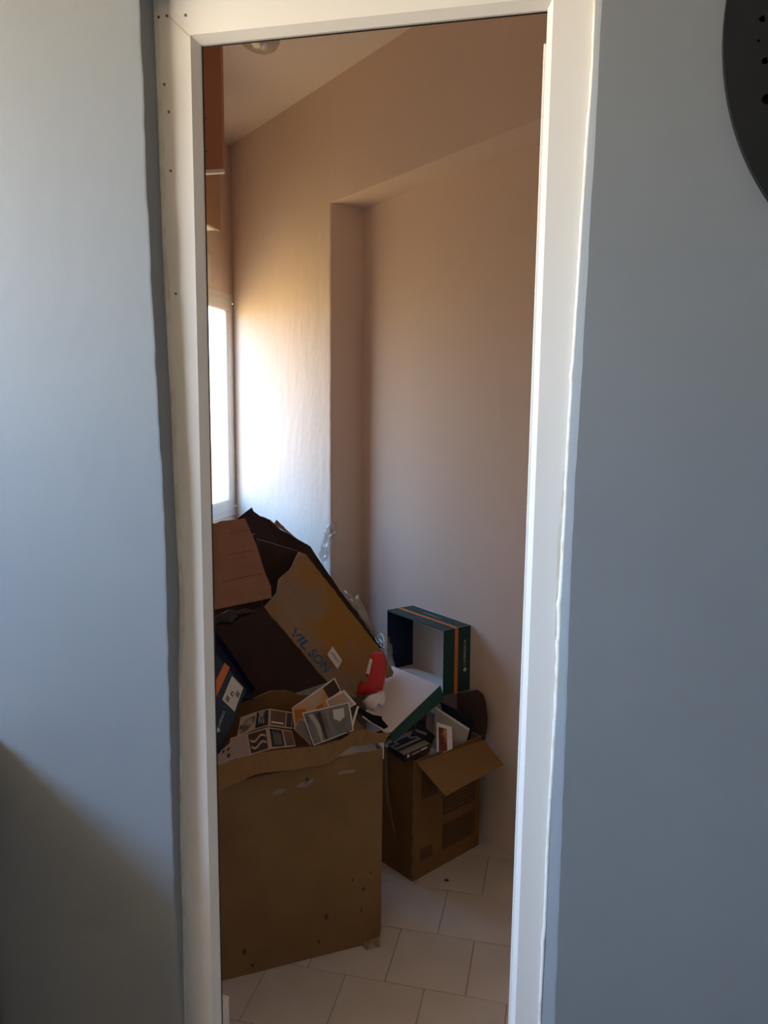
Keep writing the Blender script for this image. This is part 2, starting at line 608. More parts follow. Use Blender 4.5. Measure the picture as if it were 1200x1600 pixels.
# slanted wall: proud pier, beam over the recess, recessed field
s_c = (XW - (RB + NW * ND).x) / DW.x                 # corner with the window wall
s_e = ((Vector((-0.9105, 2.9695, 0)) - RB).dot(DW))  # pier edge
s_n = -1.75
wb = root_struct('wall_storage_back', tuple(onwall(0, 0)))
nseg = 24
rows = []
for i in range(nseg + 1):
    z = CH + 0.05 - (CH + 0.10) * i / nseg
    rows.append([onwall(s_c - (s_c - s_e - 0.008) * j / 8, ND) + Vector((0, 0, z)) for j in range(9)])
rows2 = []
rr = random.Random(9)
for i in range(61):
    z = NZ - (NZ + 0.05) * i / 60
    w = rr.uniform(-0.0015, 0.0015)
    rows2.append([onwall(s_e + 0.008, ND) + V((0, 0, z)), onwall(s_e + w + 0.002, ND - 0.002) + V((0, 0, z)), onwall(s_e + w, ND - 0.010) + V((0, 0, z)),
                  onwall(s_e, 0) + V((0, 0, z))])
strip_mesh('pier_face', rows, M['pier'], wb)
strip_mesh('pier_cheek', rows2, M['cream_wall'], wb)
a0, a1 = onwall(s_e + 0.008, ND), onwall(s_n, ND)
b0, b1 = onwall(s_e, 0), onwall(s_n, 0)
zt, zn, zf = V((0, 0, CH + 0.05)), V((0, 0, NZ)), V((0, 0, -0.05))
pydata('beam_face', [a0 + zt, a1 + zt, a1 + zn, a0 + zn], [(0, 1, 2, 3)], M['cream_wall'], wb)
pydata('beam_soffit', [a0 + zn, a1 + zn, b1 + zn, b0 + DW * 0.008 + zn], [(0, 1, 2, 3)], M['cream_wall'], wb)
pydata('recess_face', [b0 + zn, b1 + zn, b1 + zf, b0 + zf], [(0, 1, 2, 3)], M['cream_wall'], wb)
# storage side of the door wall
bm = bmesh.new()
for lo, hi in (((-1.75, 1.30, 0), (-0.705, 1.36, CH)), ((0.045, 1.30, 0), (2.0, 1.36, CH)), ((-0.705, 1.30, 2.17), (0.045, 1.36, CH))):
    vv = bmesh.ops.create_cube(bm, size=1)['verts']
    for v in vv:
        v.co = Vector([lo[i] + (v.co[i] + 0.5) * (hi[i] - lo[i]) for i in range(3)])
me = bpy.data.meshes.new('wall_storage_front')
bm.to_mesh(me)
bm.free()
struct(link('wall_storage_front', me, None, M['cream_wall']))
struct(box('wall_storage_right', (1.25, 1.30, 0), (1.35, 1.9, CH), M['cream_wall']))
struct(box('ceiling', (-1.75, 1.36, CH), (1.35, 3.75, CH + 0.12), M['ceiling']))

# floor of separate tiles
fl = root_struct('floor', (0, 0, 0))
box('grout_bed', (-1.6, 1.28, -0.06), (1.3, 3.75, -0.0022), M['grout'], fl)
TP, TG = 0.2125, 0.0022
tile_me = None
for r in range(-2, 9):
    y0 = 1.788 + r * TP
    for c in range(-7, 9):
        x0 = -0.398 + c * TP - (0.0 if r % 2 == 0 else TP / 2)
        xc, yc = x0 + TP / 2, y0 + TP / 2
        if xc < -1.6 or xc > 1.2:
            continue
        if (Vector((xc, yc, 0)) - RB).dot(NW) < -0.12:
            continue
        if tile_me is None:
            bm = bmesh.new()
            bmesh.ops.create_cube(bm, size=1)
            for v in bm.verts:
                v.co = Vector((v.co.x * (TP - TG), v.co.y * (TP - TG), v.co.z * 0.008 - 0.004))
            bmesh.ops.bevel(bm, geom=[e_ for e_ in bm.edges if min(v.co.z for v in e_.verts) > -0.002], offset=0.0012, segments=1, affect='EDGES')
            tile_me = bpy.data.meshes.new('tile')
            bm.to_mesh(tile_me)
            bm.free()
            tile_me.materials.append(M['tile'])
        o = bpy.data.objects.new('tile', tile_me)
        COL.objects.link(o)
        o.parent = fl
        o.location = (xc, yc, rnd.uniform(-0.0004, 0.0))
        o.rotation_euler = (rnd.uniform(-.002, .002), rnd.uniform(-.002, .002), 0)

# ------------------------------------------------------------------ door frame
XL0, XL1 = -0.705, -0.6125       # left jamb outer, inner
XR1, XR0 = -0.0485, 0.045
ZH, ZT = 2.0885, 2.17
dr = root_struct('door_1', (-0.33, YD, 0))
# profile: (inward distance from the inner edge, y); inner edge = 0, outwards positive
PROF = [('o', YD), (0.0115, YD), (0.0, YD + 0.012), (0.0, YD + 0.017), (0.006, YD + 0.020), (0.042, YD + 0.024), (0.052, YD + 0.03), (0.052, YD + 0.085), ('o', YD + 0.085)]


def jamb(side):
    lo, hi = [], []
    for d, y in PROF:
        if side == 'l':
            x = XL0 if d == 'o' else XL1 - d
            zt_ = ZT if d == 'o' else ZH + d
        else:
            x = XR0 if d == 'o' else XR1 + d * (0.75 if d < 0.02 else 1)
            zt_ = ZT if d == 'o' else ZH + d
        lo.append(V((x, y, 0.0)))
        hi.append(V((x, y, zt_)))
    return strip_mesh('jamb', [lo, hi], M['frame'], dr, closed=True)


jl = jamb('l')
jr = jamb('r')
a, b = [], []
for d, y in PROF:
    z = ZT if d == 'o' else ZH + d
    a.append(V((XL0 if d == 'o' else XL1 - d, y, z)))
    b.append(V((XR0 if d == 'o' else XR1 + d * (0.75 if d < 0.02 else 1), y, z)))
hd = strip_mesh('head', [a, b], M['frame'], dr, closed=True)
# rubber seals in the groove behind the bevel
box('seal', (XL1 - 0.005, YD + 0.0175, 0), (XL1 - 0.0005, YD + 0.0235, ZH), M['black'], dr)
box('seal', (XL1 - 0.005, YD + 0.0175, ZH + 0.0005), (XR1 + 0.005, YD + 0.0235, ZH + 0.005), M['black'], dr)
# slim closing strip on the right, ends below the head
box('strike_strip', (XR1 - 0.0042, YD + 0.020, 0.0), (XR1 + 0.012, YD + 0.030, 2.045), M['frame'], dr, 0.001)
# white back edge of the rebate on the hinge side
# hinges left on the frame
for zc, hh in (((-0.6245, 1.28, 2.0026)[2], 0.042), ((-0.623, 1.28, 1.3964)[2], 0.036), ((-0.622, 1.28, 1.1619)[2], 0.088), ((-0.6264, 1.28, 0.7833)[2], 0.036)):
    h = box('hinge', (-0.6285, 1.276, zc - hh / 2), (-0.6175, 1.2835, zc + hh / 2), M['hinge'], dr, 0.001)
    rod('hinge_pin', (-0.6215, 1.282, zc - hh / 2 - 0.002), (-0.6215, 1.282, zc + hh / 2 + 0.002), 0.0042, M['hinge'], h)
sheet('mitre_joint', [(-0.6646, 1.2495, 2.1336), (-0.6622, 1.2495, 2.1344), (-0.623, 1.2495, 2.0975), (-0.6253, 1.2495, 2.0967)], M['caulk'], 0.0008, dr)
# screws and nail marks on the left corner of the frame
for px in ((-0.68, 1.25, 2.1324), (-0.6649, 1.25, 2.1329), (-0.6315, 1.25, 2.1307), (-0.6729, 1.25, 2.0276), (-0.666, 1.25, 1.9838), (-0.6653, 1.25, 1.8898), (-0.6618, 1.25, 1.6875)):
    rod('screw', (px[0], YD + 0.001, px[2]), (px[0], YD - 0.0012, px[2]), 0.0022, M['screw'], dr, seg=8)
# caulk: an uneven bead along each outer edge
cb = []
rr = random.Random(21)
for i in range(181):
    z = 2.165 - i * 2.165 / 180
    xb = interp(LEFT_BACK, z)
    w = 0.004 + 0.010 * abs(noise.noise(Vector((0, 3.1, z * 5)))) + rr.uniform(0, 0.0015)
    if z < 0.95:
        w *= 0.7
    cb.append([V((xb - 0.004, YD - 0.0005, z)), V((xb, YD - 0.004, z)), V((xb + w * 0.5, YD - 0.0028, z)), V((xb + w, YD - 0.0002, z))])
strip_mesh('caulk_bead', cb, M['caulk'], dr, smooth=True)
cb = []
for i in range(361):
    z = 2.165 - i * 2.165 / 360
    xb = interp(RIGHT_BACK, z)
    lump = max(0, noise.noise(Vector((7, 3.1, z * 30)))) * max(0, noise.noise(Vector((1, 9, z * 4))) + 0.45)
    w = 0.0012 + 0.007 * lump + rr.uniform(0, 0.0008)
    if 1.04 < z < 1.36:
        w += 0.0015 * math.sin((z - 1.04) / 0.32 * math.pi)
    cb.append([V((xb + 0.0035, YD - 0.006, z)), V((xb + 0.001, YD - 0.0065 - lump * 0.004, z)), V((xb - w * 0.5, YD - 0.003 - lump * 0.004, z)), V((xb - w, YD - 0.0002, z))])
strip_mesh('caulk_bead', cb, M['caulk_white'], dr, smooth=True)

sm = []
for i in range(25):
    z = 1.40 - i * 0.40 / 24
    xb = interp(RIGHT_BACK, z) - 0.001
    w = 0.0085 * min(1, 4 * (1.40 - z) + 0.35, 3 * (z - 1.0)) + 0.0006 * math.sin(i * 2.1)
    sm.append([V((xb - max(w, 0.0002), YD - 0.0006, z)), V((xb, YD - 0.0008, z))])
strip_mesh('caulk_smear', sm, M['caulk'], dr)

# ------------------------------------------------------------------ round black wall disc
dc = thing('wall_disc', 'large round black wall disc pierced with small holes, right of the door', 'wall decoration', (0.584, YF - 0.004, 2.014))
bm = bmesh.new()
CX_, CZ_, R_ = 0.584, 2.014, 0.394
edges = []


def circ(cx, cz, r, n):
    vv = [bm.verts.new((cx + r * math.cos(2 * math.pi * i / n), YF - 0.016, cz + r * math.sin(2 * math.pi * i / n))) for i in range(n)]
    return [bm.edges.new((vv[i], vv[(i + 1) % n])) for i in range(n)]


edges += circ(CX_, CZ_, R_, 128)
for x, z, r in ((0.2375, 2.018, 0.0044), (0.2445, 1.965, 0.0044), (0.2505, 1.916, 0.0068), (0.2345, 1.991, 0.0018),
                (0.262, 1.862, 0.0068), (0.285, 1.81, 0.0068), (0.262, 2.10, 0.0044), (0.285, 2.16, 0.0044)):
    edges += circ(x, z, r, 18)
bmesh.ops.triangle_fill(bm, edges=edges, use_beauty=True)
ext = bmesh.ops.extrude_face_region(bm, geom=bm.faces[:])
for v in [g for g in ext['geom'] if isinstance(g, bmesh.types.BMVert)]:
    v.co.y += 0.012
bmesh.ops.recalc_face_normals(bm, faces=bm.faces)
me = bpy.data.meshes.new('face_plate')
bm.to_mesh(me)
bm.free()
link('face_plate', me, dc, M['disc'])
rod('backing', (CX_, YF - 0.004, CZ_), (CX_, YF - 0.0005, CZ_), R_ * 0.985, M['black'], dc, seg=96)

# ------------------------------------------------------------------ low cabinet just outside the picture: its shadow crosses the wall
lc = thing('low_cabinet', 'low white cabinet standing against the blue wall left of the door', 'cabinet', (-1.6, 1.0, 0))
box('body', (-2.17, 0.72, 0.06), (-1.075, 1.205, 0.845), M['white_wood'], lc, 0.004)
box('top', (-2.185, 0.70, 0.845), (-1.062, 1.207, 0.868), M['white_wood'], lc, 0.004)
for x0 in (-2.16, -1.620):
    d_ = box('door', (x0, 0.702, 0.08), (x0 + 0.53, 0.72, 0.835), M['white_wood'], lc, 0.003)
    rod('knob', (x0 + 0.275, 0.70, 0.60), (x0 + 0.275, 0.68, 0.60), 0.012, M['hinge'], d_)
for x in (-2.14, -1.11):
    for y in (0.75, 1.17):
        box('foot', (x - 0.02, y - 0.02, -0.004), (x + 0.02, y + 0.02, 0.062), M['white_wood'], lc)

# ------------------------------------------------------------------ wall cabinets and ceiling lamp in the storage room
c1 = thing('shelf_board', 'tall brown upright board with white bottom edge and screws, fixed high beside the ceiling', 'board', (XW, 2.75, 2.35))
y1 = 2.58
x1 = (-1.1775, 2.58, 2.4331)[0]
zb = (-1.1968, 2.58, 2.3011)[2]
box('end_panel', (XW + 0.001, y1, zb), (x1, y1 + 0.018, CH - 0.002), M['board'], c1)
box('bottom_edge', (XW + 0.001, y1, zb - 0.012), (x1, y1 + 0.018, zb - 0.0005), M['white_edge'], c1)
box('wall_batten', (XW + 0.001, y1 + 0.0185, zb + 0.02), (XW + 0.03, y1 + 0.05, CH - 0.002), M['white_edge'], c1)
for pp in ((-1.236, 2.58, 2.4681), (-1.2385, 2.58, 2.3601)):
    rod('screw', (pp[0], y1 + 0.002, pp[2]), (pp[0], y1 - 0.0015, pp[2]), 0.0035, M['screw'], c1, seg=8)
c2 = thing('wall_cabinet', 'brown wall cabinet with pale underside, hung over the window behind the tall brown board', 'cabinet', (XW, 3.0, 2.16))
x2 = -1.40
y2 = 3.04
zb2 = 2.205
box('body', (XW + 0.001, 2.74, zb2), (x2 - 0.017, y2, 2.62), M['white_edge'], c2, 0.001)
box('door', (x2 - 0.016, 2.74, zb2 - 0.004), (x2, y2, 2.62), M['board2'], c2, 0.001)
pn = thing('wall_box', 'small pale box fixed on the wall above the window', 'wall box', (XW, 3.325, 2.1))
box('body', (XW + 0.0005, 3.24, 2.03), (XW + 0.012, 3.335, 2.175), M['cream_wall'], pn, 0.002)
box('cover', (XW + 0.012, 3.25, 2.04), (XW + 0.015, 3.325, 2.165), M['white_edge'], pn, 0.001)

lp = thing('ceiling_lamp', 'clear glass bowl lamp hanging under the storage room ceiling', 'ceiling lamp', (-0.925, 2.36, CH))
LR = Matrix.Rotation(math.radians(14), 3, 'Y') @ Matrix.Rotation(math.radians(-8), 3, 'X')
lathe('base', [(0.0, 0.0), (0.05, 0.0), (0.05, -0.02), (0.02, -0.026), (0.015, -0.080), (0.0, -0.080)], (-0.925, 2.36, CH), M['white_edge'], lp)
lathe('glass_shade', [(0.016, -0.070), (0.045, -0.075), (0.064, -0.090), (0.072, -0.108), (0.067, -0.128), (0.050, -0.143), (0.024, -0.151), (0.0, -0.153)],
      (-0.925, 2.36, CH), M['lampglass'], lp, rot=LR)
lathe('bulb', [(0.012, -0.080), (0.014, -0.095), (0.020, -0.105), (0.024, -0.115), (0.018, -0.130), (0.0, -0.136)], (-0.925, 2.36, CH), M['white_edge'], lp, seg=20)

# ------------------------------------------------------------------ A: the big front carton
a2 = V((-0.443, 1.935, 0))
va = V((0.828, 0.560, 0)).normalized()
wa = V((-va.y, va.x, 0))                 # towards its back
LA, DA = 0.535, 0.36
a1 = a2 - va * LA
TA = 0.006


def za(z):
    return V((0, 0, z))


bxA = thing('cardboard_box', 'large tall brown cardboard box nearest the door, open and full of printed papers', 'box', tuple((a1 + a2) / 2 + wa * DA / 2))


def fold(s):                             # height of the fold; s = distance left of the right corner
    return 0.572 - 0.05 * s


front = [a1 + za(0.001), a2 - va * 0.03 + za(0.001), a2 - va * 0.008 + za(0.006), a2 + za(0.03), a2 + za(fold(0))]
for s in (0.06, 0.12, 0.2, 0.3, 0.4, 0.5, LA):
    front.append(a2 - va * s + za(fold(s) + (0.003 if int(s * 100) % 20 else -0.003)))
fp = sheet('front_panel', front, M['card'], TA, bxA, edge=M['card_edge'])
sheet('side_panel', [a2 - va * 0 + wa * TA + za(0.001), a2 + wa * DA + za(0.001), a2 + wa * DA + za(0.56), a2 + wa * TA + za(0.575)], M['card'], TA, bxA, edge=M['card_edge'], toward=(3, 2, 1))
sheet('side_panel', [a1 + wa * TA + za(0.001), a1 + wa * DA + za(0.001), a1 + wa * DA + za(0.55), a1 + wa * TA + za(0.545)], M['card'], TA, bxA, edge=M['card_edge'], toward=(-3, 1, 1))
bp_ = [a1 + wa * (DA - TA) + za(0.001), a2 + wa * (DA - TA) + za(0.001), a2 + wa * (DA - TA) + za(0.57)]
bp_ += [a2 + wa * (DA - TA) - va * s + za(z) for s, z in ((0.06, 0.575), (0.11, 0.60), (0.18, 0.632), (0.23, 0.638), (0.30, 0.615), (0.40, 0.575), (LA, 0.55))]
sheet('back_panel', bp_, M['card'], TA, bxA, edge=M['card_edge'])
sheet('bottom_panel', [a1 + wa * .01 + va * .01 + za(.006), a2 + wa * .01 - va * .01 + za(.006), a2 + wa * (DA - .01) - va * .01 + za(.006), a1 + wa * (DA - .01) + va * .01 + za(.006)], M['card'], 0.005, bxA, toward=(0, 0, 3))
# torn front flap standing up from the fold
flp = [(-0.8031, 1.64, 0.5583), (-0.7538, 1.69, 0.5698), (-0.7178, 1.728, 0.578), (-0.6456, 1.79, 0.5658), (-0.5737, 1.85, 0.5639), (-0.5507, 1.88, 0.578), (-0.5242, 1.9, 0.5939), (-0.4811, 1.92, 0.5972), (-0.4459, 1.945, 0.5938),
       (-0.4312, 1.958, 0.6193), (-0.4624, 1.945, 0.6178), (-0.4912, 1.93, 0.632), (-0.5151, 1.912, 0.6334), (-0.5522, 1.885, 0.6155), (-0.6104, 1.848, 0.6072), (-0.6478, 1.822, 0.6109), (-0.711, 1.782, 0.6128), (-0.7728, 1.735, 0.6078), (-0.8261, 1.69, 0.5984)]
flp = [V(p) + V((0.008, -0.014, 0)) for p in flp]
sheet('front_flap', rough_outline(flp, 0.0012, 5, 0.02), M['card'], 0.004, bxA, edge=M['card_edge'])
sheet('side_flap', [a2 + wa * 0.03 + za(0.574), a2 + wa * 0.30 + za(0.562), a2 + wa * 0.30 - va * 0.085 + za(0.600), a2 + wa * 0.05 - va * 0.075 + za(0.603)], M['card_red'], 0.004, bxA, edge=M['card_edge'])
# marks: pale patches painted for glints on the taping, stains, crushed corner
qA = (a1, a2, a2 + za(0.57), a1 + za(0.57))
for uv in ([(0.42, 0.872), (0.47, 0.865), (0.50, 0.885), (0.455, 0.895)], [(0.545, 0.885), (0.60, 0.88), (0.64, 0.91), (0.57, 0.905)], [(0.76, 0.915), (0.84, 0.91), (0.86, 0.925), (0.78, 0.93)]):
    patch('tape_and_glint', qA, uv, M['tape_and_glint'], bxA, 0.001)
for i, (u, v, r) in enumerate(((0.70, 0.20, 0.008), (0.28, 0.12, 0.009), (0.90, 0.30, 0.006), (0.94, 0.38, 0.004), (0.32, 0.04, 0.006), (0.60, 0.90, 0.010), (0.84, 0.36, 0.004), (0.89, 0.19, 0.006), (0.66, 0.08, 0.006))):
    rs = random.Random(i)
    pts = [(u + r * math.cos(t * math.pi / 4) / LA * rs.uniform(0.5, 1.1) * 0.8, v + r * math.sin(t * math.pi / 4) / 0.57 * rs.uniform(0.7, 1.5)) for t in range(8)]
    patch('stain', qA, pts, M['stain'], bxA, 0.0007, 0.0004)
cr0 = a2 - va * 0.055
sheet('crushed_corner', [cr0 - wa * .004 + za(0.012), cr0 + va * .05 - wa * .004 + za(0.018), cr0 + va * .045 - wa * .022 + za(0.002), cr0 + va * .005 - wa * .022 + za(0.002)], M['card_edge'], 0.002, bxA)

# what shows in box A -------------------------------------------------------
def page(name, label, cat, q, border, t=0.003, group=None):
    r = thing(name, label, cat, tuple(bil(q, 0.5, 0.0)), group)
    sheet('sheet', q, border, t, r)
    return r


# filling: bundle of paper that carries what lies on top
fbx = thing('paper_bundle', 'thick bundle of printed paper filling the large front box under the booklets', 'papers', tuple((a1 + a2) / 2 + wa * 0.18 + za(0.011)))
lo_, hi_ = [], []
for (s, w) in ((LA - 0.02, 0.012), (0.015, 0.012), (0.015, DA - 0.02), (LA - 0.02, DA - 0.02)):
    lo_.append(a2 - va * s + wa * w + za(0.012))
    hi_.append(a2 - va * s + wa * w + za(0.520 - 0.02 * s))
strip_mesh('stack', [lo_, hi_], M['page_brown'], fbx, closed=True)

wp = thing('paper', 'pale bluish paper edge showing through the torn gap of the large front box flap', 'paper', (-0.5028, 1.935, 0.5548))
sheet('sheet', [(-0.5725, 1.905, 0.5419), (-0.444, 1.955, 0.5339), (-0.4493, 1.975, 0.5915), (-0.5801, 1.93, 0.5816)], M['paper'], 0.001, wp)
# leaflet with two columns of panels, standing partly out of the box
q = ((-0.8153, 1.845, 0.6034), (-0.7029, 1.93, 0.6071), (-0.7134, 1.965, 0.6387), (-0.8393, 1.875, 0.6266))
q1 = ((-0.8433, 1.8, 0.6056), (-0.7868, 1.875, 0.6157), (-0.7729, 1.955, 0.6461), (-0.8605, 1.88, 0.6316))
lf = thing('booklet', 'open booklet with dark title panel and shell picture, lying farther back in the front box', 'booklet', q1[0])
A_ = [V((-0.8393, 1.865, 0.592)), V((-0.8074, 1.915, 0.5964)), V((-0.774, 1.937, 0.6021)), V((-0.7157, 1.965, 0.5871)), V((-0.7314, 2.02, 0.6129)), V((-0.7927, 1.99, 0.6302)), V((-0.8239, 1.97, 0.6253)), V((-0.8541, 1.926, 0.6227))]
qa = (A_[0], A_[1], A_[6], A_[7])
qb = (A_[1], A_[2], A_[5], A_[6])
qc = (A_[2], A_[3], A_[4], A_[5])
for q in (qa, qb, qc):
    sheet('page', q, M['page_cream'], 0.0015, lf)
patch('shell_picture', qa, [(0.02, 0.08), (0.5, 0.12), (0.95, 0.45), (0.95, 0.8), (0.4, 0.8), (0.05, 0.5)], M['page_shell'], lf)
tp = patch('title_panel', qb, rect(0.02, 0.06, 0.94, 0.93), M['ink'], lf)
lettering('title', 'BALLET', bil(qb, 0.22, 0.88), bil(qb, 0.5, 0) - bil(qb, 0.5, 1), bil(qb, 1, .5) - bil(qb, 0, .5), 0.016, M['label'], tp, 0.043, 0.0022)
patch('picture', qc, rect(0.06, 0.08, 0.70, 0.92), M['page_brown'], lf)
patch('picture', qc, rect(0.74, 0.08, 0.97, 0.92), M['photo_dark'], lf)
patch('caption', qc, rect(0.10, 0.18, 0.62, 0.26), M['paper'], lf, 0.0016)

lg = thing('booklet', 'open booklet with wavy brown motif and black text panel, against the torn front flap', 'booklet', (-0.8134, 1.765, 0.5786))
B_ = [V((-0.8225, 1.765, 0.574)), V((-0.7707, 1.8, 0.5781)), V((-0.7239, 1.828, 0.5887)), V((-0.6772, 1.889, 0.5739)), V((-0.7011, 1.925, 0.6001)), V((-0.7552, 1.885, 0.6223)), V((-0.8046, 1.855, 0.6113)), V((-0.8408, 1.827, 0.6066))]
qd = (B_[0], B_[1], B_[6], B_[7])
qe = (B_[1], B_[2], B_[5], B_[6])
qf = (B_[2], B_[3], B_[4], B_[5])
for q in (qd, qe, qf):
    sheet('page', q, M['page_cream'], 0.0015, lg)
patch('grey_panel', qd, rect(0.03, 0.06, 0.95, 0.95), M['page_grey'], lg)
pe = patch('motif_panel', qe, rect(0.03, 0.06, 0.86, 0.93), M['photo_dark'], lg)
for k in range(2):
    up_, dn_ = [], []
    for i in range(11):
        u = 0.08 + 0.74 * i / 10
        v = 0.32 + 0.30 * k + 0.10 * math.sin(i / 10 * 2 * math.pi + math.pi)
        up_.append((u, v + 0.06))
        dn_.append((u, v - 0.04))
    patch('wave', qe, dn_ + up_[::-1], M['page_cream'], pe, 0.0016)
patch('text_panel', qf, rect(0.04, 0.08, 0.55, 0.93), M['ink'], lg)
for i in range(6):
    patch('text_line', qf, rect(0.16 + .055 * i, 0.15, 0.185 + .055 * i, 0.85 - 0.08 * (i % 3)), M['inkgrey'], lg, 0.0016)
patch('picture', qf, rect(0.62, 0.08, 0.97, 0.93), M['page_brown'], lg)
ck = thing('crumpled_paper', 'crumpled pale sheet with black stamps at the left of the front box opening', 'paper', (-0.8312, 1.745, 0.5752))
qk = ((-0.8392, 1.735, 0.572), (-0.8071, 1.775, 0.5729), (-0.8318, 1.815, 0.6038), (-0.8518, 1.77, 0.5824))
sheet('sheet', rough_outline(qk, 0.002, 3, 0.012), M['page_grey'], 0.002, ck)
for uv in ((0.30, 0.72), (0.62, 0.62), (0.62, 0.25)):
    patch('stamp', qk, [(uv[0], uv[1]), (uv[0] + .16, uv[1] + .02), (uv[0] + .2, uv[1] + .14), (uv[0] + .04, uv[1] + .16)], M['ink'], ck, 0.0025)

# photographs
q = ((-0.6278, 1.895, 0.5787), (-0.5339, 1.968, 0.602), (-0.5617, 2.02, 0.6611), (-0.6779, 1.945, 0.6467))
ph = page('photograph', 'large grey glossy photograph with white shield shape standing in the front box', 'photograph', q, M['paper'], 0.0012)
patch('picture', q, rect(0.02, 0.03, 0.97, 0.965), M['photo_grey'], ph)
patch('shield', q, [(0.62, 0.86), (0.60, 0.58), (0.72, 0.44), (0.84, 0.55), (0.86, 0.84)], M['silver'], ph, 0.0014)
patch('pale_streak', q, [(0.10, 0.9), (0.20, 0.9), (0.28, 0.5), (0.24, 0.03), (0.19, 0.03), (0.18, 0.5)], M['folder'], ph, 0.0014)
patch('dark_streak', q, [(0.27, 0.9), (0.36, 0.9), (0.36, 0.03), (0.30, 0.03)], M['photo_dark'], ph, 0.0013)
patch('dark_streak', q, [(0.44, 0.92), (0.52, 0.92), (0.55, 0.03), (0.46, 0.03)], M['inkgrey'], ph, 0.0013)
q = ((-0.7152, 1.985, 0.5864), (-0.566, 2.05, 0.62), (-0.6355, 2.12, 0.6911), (-0.7371, 2.025, 0.624))
p2 = page('photograph', 'orange toned photograph with dark corner patch behind the grey one', 'photograph', q, M['paper'], 0.0012)
patch('picture', q, rect(0.02, 0.03, 0.96, 0.95), M['photo_orange'], p2)
patch('pink_field', q, [(0.30, 0.55), (0.62, 0.62), (0.66, 0.92), (0.36, 0.93)], M['page_cream'], p2, 0.0013)
patch('amber_field', q, [(0.03, 0.05), (0.22, 0.05), (0.26, 0.6), (0.04, 0.8)], M['amber'], p2, 0.0013)
patch('amber_field', q, [(0.40, 0.10), (0.55, 0.15), (0.60, 0.50), (0.46, 0.48)], M['amber'], p2, 0.0014)
patch('dark_patch', q, [(0.70, 0.94), (0.97, 0.97), (0.99, 0.62), (0.74, 0.55)], M['photo_dark'], p2, 0.0014)
q = ((-0.608, 2.01, 0.6163), (-0.5409, 2.02, 0.6575), (-0.5869, 2.055, 0.6819), (-0.6426, 2.047, 0.6484))
p3 = page('photograph', 'small white bordered photograph with yellow print between the two larger photographs', 'photograph', q, M['paper'], 0.0012)
patch('picture', q, rect(0.08, 0.08, 0.9, 0.9), M['page_cream'], p3)
patch('yellow_print', q, rect(0.50, 0.60, 0.72, 0.85), M['photo_orange'], p3, 0.0014)
q = ((-0.701, 1.935, 0.6033), (-0.6368, 1.9, 0.5755), (-0.6605, 1.96, 0.6198), (-0.6918, 1.963, 0.6228))
p4 = page('photograph', 'small grey green photograph with yellow edge left of the grey one', 'photograph', q, M['photo_orange'], 0.0012)
patch('picture', q, rect(0.08, 0.04, 0.96, 0.86), M['inkgrey'], p4)
q = ((-0.553, 1.99, 0.5905), (-0.547, 2.05, 0.6394), (-0.5417, 2.052, 0.6372), (-0.546, 1.992, 0.5885))
p5 = page('paper_card', 'thin white card edge standing right of the grey photograph', 'card', q, M['paper'], 0.002)
st = thing('black_strip', 'black plastic strip lying across the right rim of the front box', 'strip', (-0.5168, 2.06, 0.6016))
M['dull_black'] = mat('dull_black_plastic', (0.012, 0.010, 0.009), 0.95, spec=0.05)
sheet('strip', rough_outline([(-0.5595, 2.09, 0.6086), (-0.5524, 2.1, 0.6133), (-0.504, 2.07, 0.6087), (-0.4768, 2.06, 0.6117), (-0.4725, 2.05, 0.6066), (-0.4509, 2.03, 0.598), (-0.4598, 2.02, 0.5936), (-0.5047, 2.05, 0.5973)], 0.0008, 8, 0.02), M['dull_black'], 0.004, st)

# left shoe box E standing tilted in box A ---------------------------------
qE = ((-0.8643, 1.8, 0.5743), (-0.8412, 1.85, 0.6424), (-0.8222, 1.9, 0.7184), (-0.9178, 1.885, 0.8342))   # lower tip, right edge mid, right corner, top
E0, E1, E3 = V((-0.8678, 1.815, 0.5634)), V((-0.8243, 1.905, 0.7163)), V((-0.9185, 1.875, 0.8409))
E2 = E0 + (E3 - E1)
qEf = (E0, E1, E3, E2)          # u along the short right edge upward, v towards the upper left
nE = qn(qEf)
dE = -nE * 0.10
bxE = thing('shoe_box', 'navy shoe box with orange stripe and white label, tilted in the large front box', 'shoe box', tuple(E0))
sheet('front_wall', qEf, M['navy'], 0.003, bxE)
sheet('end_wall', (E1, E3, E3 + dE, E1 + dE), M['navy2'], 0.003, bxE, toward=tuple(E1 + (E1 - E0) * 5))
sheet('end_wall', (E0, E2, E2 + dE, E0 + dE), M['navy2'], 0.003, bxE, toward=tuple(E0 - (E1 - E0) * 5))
sheet('side_wall', (E0, E1, E1 + dE, E0 + dE), M['navy'], 0.003, bxE, toward=tuple(E0 + (E0 - E2) * 5))
sheet('side_wall', (E2, E3, E3 + dE, E2 + dE), M['navy'], 0.003, bxE, toward=tuple(E2 - (E0 - E2) * 5))
sheet('back_wall', [p + dE for p in qEf], M['navy'], 0.003, bxE)


def on_quad(q, p):
    """(u, v) of the world point p on the parallelogram q"""
    a_, b_, d_ = V(q[0]), V(q[1]) - V(q[0]), V(q[3]) - V(q[0])
    r_ = V(p) - a_
    bb, dd, bd = b_.dot(b_), d_.dot(d_), b_.dot(d_)
    rb, rd = r_.dot(b_), r_.dot(d_)
    det = bb * dd - bd * bd
    return ((rb * dd - rd * bd) / det, (rd * bb - rb * bd) / det)


